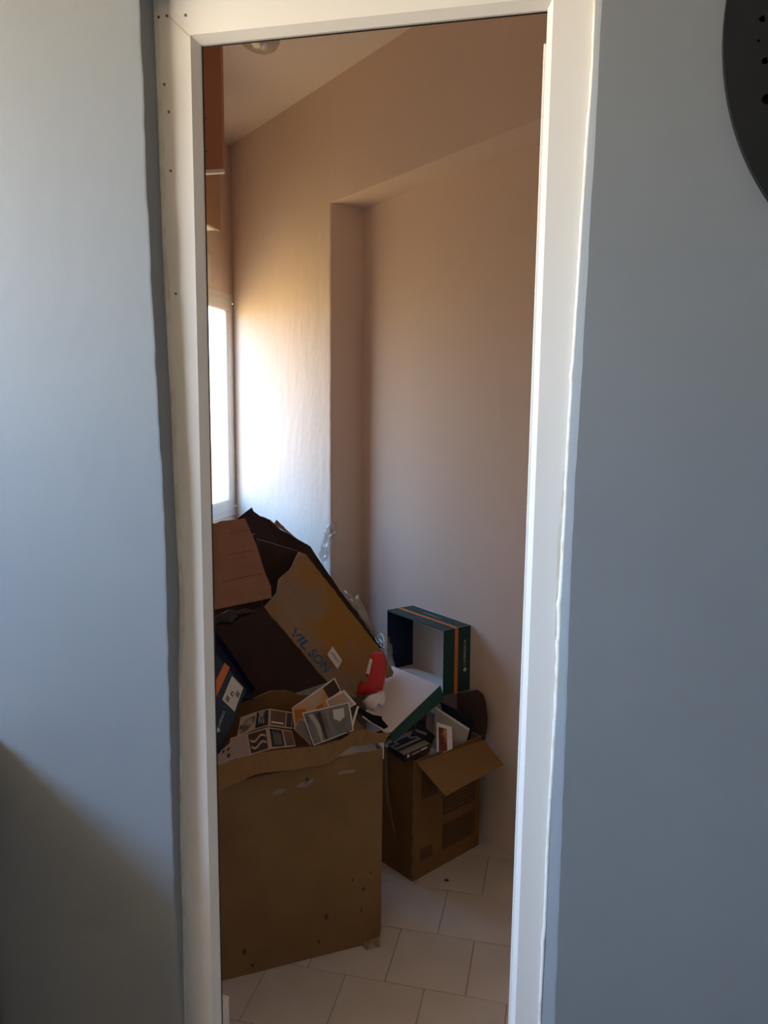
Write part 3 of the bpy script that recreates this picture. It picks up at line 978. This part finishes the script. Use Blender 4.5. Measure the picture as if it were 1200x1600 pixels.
EUV = {'stripe': [(0.3961, 0.4978), (1.019, 0.4829), (1.0072, 0.612), (0.436, 0.6456)], 'label': [(0.59, 0.3709), (0.6121, 0.0533), (0.9699, 0.0828), (0.9583, 0.3776)], 'text': [(0.2215, 0.1817), (0.5091, 0.2085)]}
patch('stripe', qEf, EUV['stripe'], M['orange'], bxE, 0.0008)
lb = patch('label', qEf, EUV['label'], M['label'], bxE, 0.0008)
u0_, v0_ = EUV['label'][0]
for cu, cv, sz, mm in ((0.46, 0.47, 0.10, 'ink'), (0.80, 0.62, 0.13, 'inkgrey'), (0.30, 0.18, 0.12, 'inkgrey'), (0.47, 0.47, 0.05, 'label')):
    L4 = EUV['label']
    f_ = lambda a, b: tuple(L4[0][i] * (1 - a) * (1 - b) + L4[1][i] * a * (1 - b) + L4[2][i] * a * b + L4[3][i] * (1 - a) * b for i in (0, 1))
    patch('label_mark', qEf, [f_(cu - sz, cv - sz * .8), f_(cu + sz, cv - sz * .8), f_(cu + sz, cv + sz * .8), f_(cu - sz, cv + sz * .8)], M[mm], lb, 0.0014 + (0.0006 if mm == 'label' else 0))
tx0, tx1 = bil(qEf, *EUV['text'][0]), bil(qEf, *EUV['text'][1])
xd = tx1 - tx0
yd = nE.cross(xd)
lettering('lettering', 'LUMBERJACK', tx0 + xd * 0.16, xd, yd, 0.0085, M['silver'], bxE, xd.length * 0.86, 0.0012)
lgc = tx0 + xd * 0.05 + yd.normalized() * 0.004
patch('tree_mark', qEf, [on_quad(qEf, lgc + xd.normalized() * 0.006 * math.cos(t * math.pi / 4) + yd.normalized() * 0.006 * math.sin(t * math.pi / 4)) for t in range(8)], M['silver'], bxE, 0.001)
nl = thing('navy_tray', 'deep navy cardboard tray wedged behind the orange striped shoe box', 'tray', (-0.9333, 1.99, 0.6686))
Q_ = ((-0.9639, 1.97, 0.6827), (-0.8544, 2.02, 0.6376), (-0.8709, 2.05, 0.6463), (-1.0137, 2.08, 0.8175))
sheet('top', Q_, M['navy2'], 0.004, nl)
qn_ = qn(Q_)
sheet('rim', (Q_[3], Q_[2], V(Q_[2]) + qn_ * 0.025, V(Q_[3]) + qn_ * 0.025), M['navy2'], 0.002, nl)

# ------------------------------------------------------------------ the heap behind box A
# carton on the floor that carries the heap
hb = thing('cardboard_box', 'closed cardboard box on the floor under the heap, behind the large front box', 'box', (-1.0, 2.62, 0))
ub = M['card']
box('body', (-1.25, 2.42, 0.001), (-0.70, 2.77, 0.50), ub, hb, 0.004)
box('top_flap', (-1.25, 2.42, 0.5005), (-0.70, 2.595, 0.5045), ub, hb)
box('top_flap', (-1.25, 2.605, 0.5005), (-0.70, 2.77, 0.5045), ub, hb)

# mustard carton H lying tilted with its flaps up
T0, TR, BR, BB, B0 = (-0.8979, 2.22, 0.8653), (-0.8804, 2.5, 0.9916), (-0.5765, 2.52, 0.641), (-0.6262, 2.33, 0.5499), (-0.6823, 2.2, 0.6439)
TL, BL = (-1.0781, 2.16, 0.8225), (-0.9356, 2.13, 0.5538)
mh = thing('cardboard_box', 'tilted mustard stained cardboard box with blue marking, open top facing the window', 'box', tuple(V(B0)))
hp = [B0, (-0.7993, 2.2, 0.7746), T0, (-0.8776, 2.28, 0.9001), (-0.8897, 2.33, 0.9305), (-0.8791, 2.38, 0.9464), (-0.8776, 2.42, 0.9558), TR, (-0.8546, 2.5, 0.984), BR, (-0.6003, 2.46, 0.5946), BB, (-0.6595, 2.25, 0.5941)]
sheet('printed_panel', rough_outline(hp, 0.0012, 12, 0.02), M['card_mustard'], 0.005, mh, edge=M['card_edge'])
sheet('dark_panel', [T0, TL, BL, B0], M['card_shaded'], 0.005, mh, edge=M['card_edge'])
ifl = sheet('inner_flap', [(-1.0248, 2.42, 1.0521), (-1.0107, 2.42, 1.0616), (-1.0039, 2.42, 1.0442), (-0.8915, 2.525, 0.9887), (-0.9457, 2.5, 0.8201), (-1.0064, 2.44, 0.762), (-1.0501, 2.41, 0.959)], M['card_shaded'], 0.005, mh, edge=M['card_edge'])
sheet('inner_panel', [(-1.0113, 2.43, 0.9796), (-1.1632, 2.4, 0.9994), (-1.1491, 2.36, 0.7732), (-0.9652, 2.38, 0.7925)], M['card_shaded'], 0.005, mh, edge=M['card_edge'])
ff = [(-1.1218, 2.3, 1.1118), (-1.0991, 2.3, 1.1107), (-1.0809, 2.305, 1.1193), (-1.0675, 2.31, 1.1128), (-1.0583, 2.31, 1.1217), (-1.0018, 2.32, 1.1291), (-0.9524, 2.29, 1.0518), (-0.9086, 2.255, 0.9668), (-0.8835, 2.24, 0.93), (-0.872, 2.215, 0.8973), (-0.9563, 2.19, 0.8792), (-1.0419, 2.15, 0.8629), (-1.0848, 2.14, 0.8563), (-1.1535, 2.29, 1.1098)]
fpk = sheet('upright_flap', ff, M['card_pink'], 0.005, mh, edge=M['card_edge'])
# pressed flute lines across the upright flap, crease shade painted as darker strips
qF = ((-1.0419, 2.15, 0.8629), (-0.872, 2.215, 0.8973), (-1.0018, 2.32, 1.1291), (-1.1218, 2.3, 1.1118))
for v in (0.29, 0.58, 0.83):
    for i in range(3):
        u0_, u1_ = i * 0.33 + 0.02, i * 0.33 + 0.32
        patch('flute_line', qF, rect(u0_, v + 0.004 * i, u1_, v + 0.007 + 0.004 * i), M['card_crease_shade'], fpk, 0.0008, 0.0006)
qH = ((-0.6823, 2.2, 0.6439), BB, BR, TR)
# marking along the long edge and the address label
TXD = V((-0.6901, 2.225, 0.6635)) - V((-0.8104, 2.225, 0.7933))
qHp = (T0, B0, BR, TR)
nH = qn(qHp)


t0_, t1_ = (-0.817, 2.2079, 0.7833), (-0.6997, 2.2156, 0.6575)
t0_, t1_ = V(t0_), V(t1_)
yd_ = nH.cross(t1_ - t0_)
for s_, w0, w1 in (('VIL', 0.0, 0.42), ('SON', 0.50, 1.0)):
    lettering('marking', s_, t0_.lerp(t1_, w0), t1_ - t0_, yd_, 0.042, M['blueink'], mh, (t1_ - t0_).length * (w1 - w0), 0.010, 0.15, 0.022)
lq = [V(p) for p in [(-0.7134, 2.2795, 0.7002), (-0.6775, 2.2741, 0.6583), (-0.6745, 2.315, 0.6727), (-0.7095, 2.3229, 0.7147)]]
lbl = sheet('label', [p + nH * 0.009 for p in lq], M['label'], 0.001, mh)
lettering('label_text', 'vilson', lq[0].lerp(lq[3], 0.36) + (lq[1] - lq[0]) * 0.12, lq[1] - lq[0], lq[3] - lq[0], (lq[3] - lq[0]).length * 0.3, M['ink'], lbl, (lq[1] - lq[0]).length * 0.74, 0.0105)

# G: big torn sheet behind
gp = [(-1.3277, 2.8, 0.9955), (-1.239, 2.8, 1.0485), (-1.195, 2.8, 1.0861), (-1.1814, 2.8, 1.0968), (-1.1762, 2.8, 1.0843), (-1.1791, 2.8, 1.0715), (-1.1551, 2.8, 1.0573), (-1.1309, 2.8, 1.0608), (-1.109, 2.805, 1.0509), (-1.0925, 2.81, 1.0255), (-1.0712, 2.81, 1.0163),
      (-1.036, 2.815, 0.9942), (-0.962, 2.83, 0.9546), (-0.9373, 2.835, 0.9217), (-0.9126, 2.84, 0.8836), (-0.8467, 2.84, 0.7948), (-0.7547, 2.84, 0.6847), (-0.6503, 2.83, 0.5714), (-0.6567, 2.825, 0.5595), (-0.6851, 2.825, 0.5649), (-0.7473, 2.82, 0.3512), (-1.3778, 2.8, -0.0118)]
gg = thing('cardboard_sheet', 'large dark torn cardboard sheet leaning behind the heap against the slanted wall', 'cardboard', (-0.9887, 2.82, 0.164))
sheet('sheet', rough_outline(gp, 0.0034, 31, 0.012, keep=(16, 17, 19, 20, 21)), M['card_shaded'], 0.006, gg, edge=M['card_edge'])
sheet('torn_edge', rough_outline([(-1.2183, 2.803, 1.0618), (-1.1909, 2.803, 1.0859), (-1.1801, 2.803, 1.0914), (-1.1749, 2.803, 1.0789), (-1.1884, 2.803, 1.0707)], 0.001, 4, 0.01), M['card_shaded'], 0.004, gg)
sheet('torn_edge', rough_outline([(-1.0916, 2.808, 1.036), (-1.0704, 2.808, 1.0217), (-1.0401, 2.812, 1.0022), (-1.0043, 2.815, 0.9805), (-1.0245, 2.82, 0.9965), (-1.0642, 2.82, 1.0304), (-1.0815, 2.81, 1.0514)], 0.002, 6, 0.01), M['card_edge'], 0.003, gg)

bs = thing('plastic_scrap', 'crumpled black plastic scrap on the dark panel edge under the upright flap', 'plastic film', (-0.9597, 2.1, 0.8379))
M['black_film'] = mat('black_film', (0.01, 0.01, 0.014), 0.25, spec=0.6)
puff('film', [(-1.0204, 2.1, 0.8514), (-0.9851, 2.12, 0.8647), (-0.9517, 2.14, 0.872), (-0.9159, 2.155, 0.8747), (-0.9013, 2.15, 0.8669), (-0.9392, 2.13, 0.8533), (-0.9555, 2.1, 0.8382), (-0.9866, 2.09, 0.8367), (-1.0071, 2.08, 0.83)], 0.012, M['black_film'], bs, seed=23, amp=0.008, freq=40)
# plastic scraps
pw = thing('plastic_scrap', 'clear plastic film standing up against the slanted wall above the heap', 'plastic film', (-0.9279, 2.93, 0.8833))
puff('film', [(-0.9421, 2.915, 0.896), (-0.9247, 2.92, 0.9643), (-0.9047, 2.925, 1.0271), (-0.8817, 2.92, 1.0393), (-0.8683, 2.92, 1.0191), (-0.8828, 2.915, 0.9594), (-0.8984, 2.905, 0.8898), (-0.9157, 2.9, 0.8583)], 0.006, M['bag_clear'], pw, seed=3, amp=0.010, freq=45)
py_ = thing('plastic_scrap', 'dusty yellowed plastic and paper scraps stuck behind the torn sheet edge', 'plastic film', (-0.7337, 2.86, 0.6679))
puff('film', [(-0.8211, 2.87, 0.7713), (-0.8026, 2.87, 0.7595), (-0.7841, 2.87, 0.7399), (-0.7632, 2.87, 0.7595), (-0.7525, 2.87, 0.7342), (-0.7207, 2.86, 0.6767), (-0.684, 2.85, 0.6224), (-0.6581, 2.83, 0.5811), (-0.6764, 2.82, 0.593), (-0.7389, 2.83, 0.6679)], 0.012, M['bag_clear2'], py_, seed=5, amp=0.008, freq=40)
pc = thing('plastic_bag', 'clear plastic bag bulging out between the torn sheet and the green shoe box', 'bag', (-0.5798, 2.6, 0.5481))
puff('bag', [(-0.6626, 2.72, 0.6493), (-0.6333, 2.7, 0.6673), (-0.5993, 2.68, 0.6611), (-0.5776, 2.66, 0.63), (-0.5659, 2.62, 0.5906), (-0.5454, 2.56, 0.565), (-0.5434, 2.52, 0.5512), (-0.5734, 2.54, 0.5694), (-0.5995, 2.6, 0.6181)], 0.02, M['bag_clear'], pc, seed=9, amp=0.010, freq=35)
rb = thing('plastic_bag', 'bright red plastic packet with green mark on the heap', 'bag', (-0.562, 2.28, 0.5839))
puff('packet', [(-0.6122, 2.27, 0.5827), (-0.6051, 2.29, 0.6188), (-0.5871, 2.31, 0.6477), (-0.5822, 2.34, 0.6854), (-0.5719, 2.35, 0.7047), (-0.5421, 2.36, 0.7019), (-0.5288, 2.35, 0.6781), (-0.5256, 2.32, 0.6284), (-0.5268, 2.29, 0.6006), (-0.5608, 2.275, 0.5838)], 0.022, M['red'], rb, seed=2, amp=0.004, freq=22)
sheet('white_edge', [(-0.5794, 2.28, 0.6545), (-0.5689, 2.28, 0.6513), (-0.5662, 2.31, 0.6923), (-0.5747, 2.31, 0.6937)], M['paper'], 0.001, rb)
sheet('green_mark', [(-0.5896, 2.255, 0.6434), (-0.5791, 2.255, 0.6338), (-0.57, 2.26, 0.6455), (-0.5785, 2.26, 0.6532)], M['greenpatch'], 0.001, rb)
yb = thing('paper_scrap', 'ochre cardboard scrap right behind the red packet', 'cardboard', (-0.5352, 2.4, 0.6147))
sheet('scrap', rough_outline([(-0.5582, 2.46, 0.6551), (-0.5468, 2.45, 0.6391), (-0.5199, 2.42, 0.6158), (-0.522, 2.41, 0.6057), (-0.5438, 2.41, 0.5948), (-0.5554, 2.43, 0.627)], 0.001, 2, 0.01), M['card_mustard'], 0.003, yb, edge=M['card_edge'])
wbg = thing('plastic_bag', 'crumpled white plastic bag below the red packet', 'bag', (-0.5317, 2.2, 0.5634))
puff('bag', [(-0.5707, 2.2, 0.5926), (-0.5583, 2.215, 0.6046), (-0.5268, 2.22, 0.6141), (-0.5091, 2.24, 0.6146), (-0.5025, 2.23, 0.5962), (-0.5078, 2.21, 0.5744), (-0.5217, 2.2, 0.5851), (-0.5289, 2.18, 0.5718), (-0.5544, 2.185, 0.5753)], 0.018, M['bag_white'], wbg, seed=14, amp=0.006, freq=30)

# ------------------------------------------------------------------ B: the smaller carton on the right
b1 = V((-0.407, 2.223, 0))
vb = V((0.572, 0.820, 0)).normalized()
ub_ = V((-vb.y, vb.x, 0))
LB_, DB_, HB = 0.317, 0.24, 0.405
b2 = b1 + vb * LB_
bxB = thing('cardboard_box', 'smaller brown printed cardboard box by the recessed wall, one flap folded down, filled with books', 'box', tuple(b1 + vb * LB_ / 2 + ub_ * DB_ / 2))
qB = (b1, b2, b2 + za(HB - 0.01), b1 + za(HB))
sheet('front_panel', qB, M['card_red'], 0.005, bxB, edge=M['card_edge'])
qB2 = (b1 + ub_ * DB_, b1, b1 + za(HB), b1 + ub_ * DB_ + za(HB + 0.005))
sheet('side_panel', [b1 + ub_ * .006, b1 + ub_ * DB_, b1 + ub_ * DB_ + za(HB), b1 + ub_ * .006 + za(HB)], M['card_red'], 0.005, bxB, edge=M['card_edge'], toward=(-3, 0, 0.5))
sheet('side_panel', [b2 + ub_ * .006, b2 + ub_ * DB_, b2 + ub_ * DB_ + za(HB), b2 + ub_ * .006 + za(HB - .01)], M['card_red'], 0.005, bxB, edge=M['card_edge'], toward=(3, 4, 0.5))
sheet('back_panel', [b1 + ub_ * DB_, b2 + ub_ * DB_, b2 + ub_ * DB_ + za(HB), b1 + ub_ * DB_ + za(HB)], M['card_red'], 0.005, bxB, edge=M['card_edge'])
sheet('bottom_panel', [b1 + ub_ * .01 + vb * .01 + za(.007), b2 + ub_ * .01 - vb * .01 + za(.007), b2 + ub_ * (DB_ - .01) - vb * .01 + za(.007), b1 + ub_ * (DB_ - .01) + vb * .01 + za(.007)], M['card_red'], 0.005, bxB, toward=(0, 0, 3))
fq = ((-0.2985, 2.165, 0.3369), (-0.1452, 2.415, 0.3368), (-0.2176, 2.475, 0.3864), (-0.4017, 2.228, 0.4008))
sheet('folded_flap', fq, M['card'], 0.004, bxB, edge=M['card_edge'])
# rounded flap standing up at the far side, by the wall
hf = [b2 + za(HB) + V((0.0, 0.012, 0))]
rf = [(-0.3157, 2.535, 0.3395), (-0.3198, 2.535, 0.5161), (-0.2492, 2.508, 0.5467), (-0.2286, 2.5, 0.5359), (-0.2165, 2.495, 0.5051), (-0.2105, 2.49, 0.4625), (-0.2113, 2.49, 0.417), (-0.2182, 2.487, 0.3673)]
sheet('standing_flap', rf, M['card_shaded'], 0.004, bxB, edge=M['card_shaded'])
sheet('left_flap', [(-0.4091, 2.235, 0.3967), (-0.5208, 2.33, 0.3717), (-0.4575, 2.4, 0.3607), (-0.3715, 2.36, 0.4108), (-0.3781, 2.29, 0.3982)], M['card_red'], 0.004, bxB, edge=M['card_edge'])
# print on the front panel
for uv in (rect(0.10, 0.66, 0.34, 0.90), rect(0.42, 0.44, 0.92, 0.62), rect(0.42, 0.14, 0.92, 0.36), rect(0.10, 0.14, 0.27, 0.24), rect(0.56, 0.66, 0.92, 0.80)):
    patch('box_print', qB, uv, M['cardprint'], bxB, 0.0008, 0.0005)
for i in range(5):
    patch('print_line', qB, rect(0.45, 0.47 + 0.03 * i, 0.88 - 0.08 * (i % 2), 0.478 + 0.03 * i), M['card_red'], bxB, 0.0016, 0.0005)
patch('box_print', qB, [(0.50, 0.69), (0.53, 0.77), (0.57, 0.72), (0.56, 0.70)], M['card_edge'], bxB, 0.0014, 0.0005)
sheet('tape_end', rough_outline([(-0.5185, 2.3, 0.3989), (-0.5052, 2.28, 0.3769), (-0.5103, 2.29, 0.2508), (-0.4737, 2.255, 0.1424), (-0.4679, 2.25, 0.1064), (-0.4878, 2.27, 0.165), (-0.519, 2.3, 0.2445)], 0.001, 4, 0.02), M['tape_and_glint'], 0.0005, bxB)
# filling that carries the books
fb = thing('paper_bundle', 'bundle of papers filling the smaller box under the books', 'papers', tuple(b1 + vb * .15 + ub_ * .12 + za(.012)))
lo_, hi_ = [], []
for s, w in ((0.012, 0.012), (LB_ - .012, 0.012), (LB_ - .012, DB_ - .012), (0.012, DB_ - .012)):
    lo_.append(b1 + vb * s + ub_ * w + za(0.0125))
    hi_.append(b1 + vb * s + ub_ * w + za(0.37))
strip_mesh('stack', [lo_, hi_], M['folder'], fb, closed=True)

# thick book lying at the left front corner
k0, k1, k2 = V((-0.4322, 2.175, 0.4469)), V((-0.3719, 2.285, 0.4419)), V((-0.5023, 2.255, 0.4361))
k3 = k1 + k2 - k0
bk = thing('book', 'thick black and grey paperback book lying on the near left corner of the smaller box', 'book', tuple(k0 - za(0.02)))
up_ = (k1 - k0).cross(k2 - k0).normalized()
if up_.z < 0:
    up_ = -up_
TKB = 0.022
sheet('cover', [k0, k1, k3, k2], M['booktop'], 0.0015, bk, toward=tuple(k0 + up_))
sheet('back_cover', [p - up_ * (TKB - .0015) for p in (k0, k1, k3, k2)], M['ink'], 0.0015, bk, toward=tuple(k0 + up_))
cxk = (k0 + k1 + k2 + k3) / 4
inn = [cxk + (p - cxk) * 0.97 - up_ * 0.0016 for p in (k0, k1, k3, k2)]
strip_mesh('page_block', [[p - up_ * (TKB - 0.0032) for p in inn], inn], M['ink'], bk, closed=True)
qk_ = (k0, k1, k3, k2)
for uv in (rect(0.0, 0.30, 1.0, 0.42), rect(0.03, 0.60, 0.9, 0.70), rect(0.30, 0.70, 0.75, 0.95), rect(0.02, 0.8, 0.2, 0.98)):
    n_ = up_
    sheet('cover_print', [bil(qk_, u, v) + n_ * 0.0006 for u, v in uv], M['ink'], 0.0005, bk, toward=tuple(k0 + up_))
qs = (k0 - up_ * TKB, k1 - up_ * TKB, k1, k0)
patch('spine_print', qs, rect(0.12, 0.35, 0.20, 0.75), M['label'], bk)
patch('spine_print', qs, rect(0.30, 0.40, 0.62, 0.62), M['page_grey'], bk)
patch('spine_print', qs, rect(0.66, 0.45, 0.90, 0.68), M['label'], bk)
bk2 = thing('book', 'dark paperback lying behind the grey paperback, under the green lid edge', 'book', (-0.4251, 2.36, 0.4379))
m0, m1, m2 = V((-0.4374, 2.335, 0.4407)), V((-0.3759, 2.375, 0.4036)), V((-0.4301, 2.42, 0.4589))
m3 = m1 + m2 - m0
sheet('cover', [m0, m1, m3, m2], M['ink'], 0.014, bk2)
sheet('cover_print', [m0.lerp(m2, .25) + (m1 - m0) * .05 + V((0, -.002, .001)), m0.lerp(m2, .25) + (m1 - m0) * .6 + V((0, -.002, .001)), m0.lerp(m2, .4) + (m1 - m0) * .6 + V((0, -.002, .001)), m0.lerp(m2, .4) + (m1 - m0) * .05 + V((0, -.002, .001))], M['page_grey'], 0.0005, bk2)

# framed picture, folders
q = ((-0.3511, 2.315, 0.3898), (-0.306, 2.345, 0.4031), (-0.3137, 2.375, 0.4635), (-0.3623, 2.36, 0.482))
pf = page('picture_frame', 'small white framed picture in red and gold standing in the smaller box', 'picture', q, M['paper'], 0.010)
patch('picture', q, rect(0.12, 0.02, 0.66, 0.86), M['painting'], pf, 0.0008)
q = ((-0.3794, 2.4, 0.3652), (-0.2758, 2.425, 0.3704), (-0.2622, 2.44, 0.4349), (-0.3778, 2.426, 0.5068))
fo = page('folder', 'pale grey folder standing behind the small framed picture', 'folder', q, M['folder'], 0.008)
patch('folder_edge', q, [(0.0, 1.0), (0.02, 0.95), (0.98, 0.90), (1.0, 1.0)], M['paper'], fo, 0.001)
q = ((-0.3362, 2.46, 0.343), (-0.2669, 2.475, 0.3717), (-0.2517, 2.475, 0.4507), (-0.2628, 2.475, 0.4653), (-0.3682, 2.475, 0.5021))
fk = thing('folder', 'black folder with rounded corner standing at the back of the smaller box', 'folder', q[0])
sheet('cover', q, M['folder_black'], 0.008, fk)
q = ((-0.4053, 2.395, 0.4138), (-0.3733, 2.41, 0.4109), (-0.3794, 2.44, 0.4696), (-0.4058, 2.44, 0.4849))
fs_ = page('notebook', 'dark grey notebook left of the pale folder under the green lid', 'notebook', q, M['inkgrey'], 0.006)

# ------------------------------------------------------------------ C: green shoe box on its side
cw = [onwall(0.0, 0.004), onwall(0.3, 0.004)]
ds = DW
C0 = V((-0.368, 2.53, 0.5109))                  # lower right corner of the mouth
C0.z = 0.512
Ld, Hd, Dd = 0.335, 0.236, 0.120
# mouth plane is parallel to the slanted wall
mouth = Dd + 0.006
c0 = onwall(0, 0) + DW * 0.1989 + NW * mouth + za(0.508)
tiltv = V((0, 0, 1)) + DW * 0.012
tiltv.normalize()
c1_ = c0 + DW * Ld - za(0.004)
c2_ = c1_ + tiltv * Hd
c3_ = c0 + tiltv * Hd
bk_ = -NW * Dd
bxC = thing('shoe_box', 'open dark green shoe box with orange stripe, standing on its side against the wall', 'shoe box', tuple(c0))
tw = 0.003


def wallc(name, a, b, out, pts_out, inner=True):
    """one side of the box: green outside, white lining"""
    o_ = sheet(name, pts_out, M['green'], tw, bxC, toward=tuple((a + b) / 2 + out * 3))
    if inner:
        sheet('lining', [p - out * (tw + 0.0004) for p in pts_out], M['white_card'], 0.0012, o_, toward=tuple((a + b) / 2 - out * 3))
    return o_


e_r = wallc('end_wall', c0, c3_, -DW, [c0, c3_, c3_ + bk_, c0 + bk_])
e_l = wallc('end_wall', c1_, c2_, DW, [c1_, c2_, c2_ + bk_, c1_ + bk_], False)
sheet('dark_lining', [p - DW * (tw + .0004) for p in (c1_, c2_, c2_ + bk_ * 0.96, c1_ + bk_ * 0.96)], M['navy2'], 0.001, e_l)
s_t = wallc('side_wall', c3_, c2_, za(1), [c3_, c2_, c2_ + bk_, c3_ + bk_])
s_b = wallc('side_wall', c0, c1_, -za(1), [c0, c1_, c1_ + bk_, c0 + bk_])
bkp = sheet('back_wall', [c0 + bk_, c1_ + bk_, c2_ + bk_, c3_ + bk_], M['white_card'], 0.002, bxC)
q_end = (c0, c0 + bk_, c3_ + bk_, c3_)


def opatch(name, q, uv, mt, parent, out, off=0.0008):
    pts = [bil(q, u, v) + out * off for u, v in uv]
    return sheet(name, pts, mt, 0.0005, parent, toward=tuple(pts[0] + out))


opatch('stripe', q_end, rect(0.40, 0.0, 0.525, 1.0), M['orange'], bxC, -DW)
q_top = (c3_, c2_, c2_ + bk_, c3_ + bk_)
opatch('stripe', q_top, [(0.0, 0.42), (1.0, 0.38), (1.0, 0.50), (0.0, 0.54)], M['orange'], bxC, za(1))
xd = tiltv
lettering('lettering', 'LUMBERJACK', bil(q_end, 0.84, 0.40), xd, NW, 0.0125, M['silver'], bxC, 0.096, 0.0015)
pts = [bil(q_end, 0.80, 0.345) - DW * 0.001 + (xd * math.cos(t * math.pi / 5) + NW * math.sin(t * math.pi / 5)) * (0.009 if t % 2 == 0 else 0.006) for t in range(10)]
sheet('tree_mark', pts, M['silver'], 0.0005, bxC, toward=tuple(pts[0] - DW))
lettering('lettering', 'LUMBERJACK', bil(q_top, 0.68, 0.66), c3_ - c2_, -NW, 0.012, M['silver'], bxC, 0.11, 0.0015)
tq = (c0 + DW * .03 + NW * .005 + za(.007), c1_ - DW * .05 + NW * 0.01 + za(.007), c1_ - DW * .05 - NW * .08 + za(.010), c0 + DW * .03 - NW * .09 + za(.012))
tis = thing('tissue_paper', 'white tissue paper lying in the mouth of the green shoe box', 'paper', tuple(c0 + DW * .1 + za(.005)))
rows = []
for i in range(13):
    row = []
    for j in range(8):
        p = bil(tq, i / 12, j / 7)
        row.append(p + za(0.004 + 0.010 * abs(noise.noise(p * 14)) * math.sin(math.pi * min(1, j / 7 + 0.1))))
    rows.append(row)
strip_mesh('sheet', rows, M['paper'], tis, smooth=True)

# D: its white lined tray/lid lying tilted in front, green rim towards the right
D1, D2 = V((-0.3582, 2.4, 0.5872)), V((-0.4746, 2.165, 0.5081))
D3 = V((-0.5885, 2.27, 0.5123))
D4 = V((-0.5551, 2.55, 0.5911))
lidD = thing('green_tray', 'white lined cardboard tray with green rim, tilted below the open green shoe box', 'tray', tuple(D2))
sheet('top', [D1, D2, D3, D4], M['white_card'], 0.004, lidD)
nD = qn([D1, D2, D3, D4])
rim = [D1 + nD * 0.006, D2 + nD * 0.006, D2 + V((-0.4653, 2.16, 0.4889)) - V((-0.4746, 2.165, 0.5081)) , D1 + V((-0.346, 2.395, 0.5486)) - V((-0.3582, 2.4, 0.5872))]
sheet('rim', [p + (D1 - D4).normalized() * 0.003 for p in rim], M['green'], 0.003, lidD)

# bits on the floor
db = thing('debris', 'small dark dry scrap lying on the floor tiles in front of the smaller box', 'debris', (-0.3023, 2.2527, 0.0))
puff('scrap', [(-0.311, 2.250, 0.003), (-0.303, 2.246, 0.004), (-0.294, 2.252, 0.004), (-0.300, 2.258, 0.003)], 0.004, M['debris'], db, seed=4, rings=4, amp=0.002)
tr = struct(box('trim_1', (-0.70, 1.338, 0.0), (-0.650, 1.385, 0.238), M['frame'], None, 0.004, loc=(-0.68, 1.36, 0)))
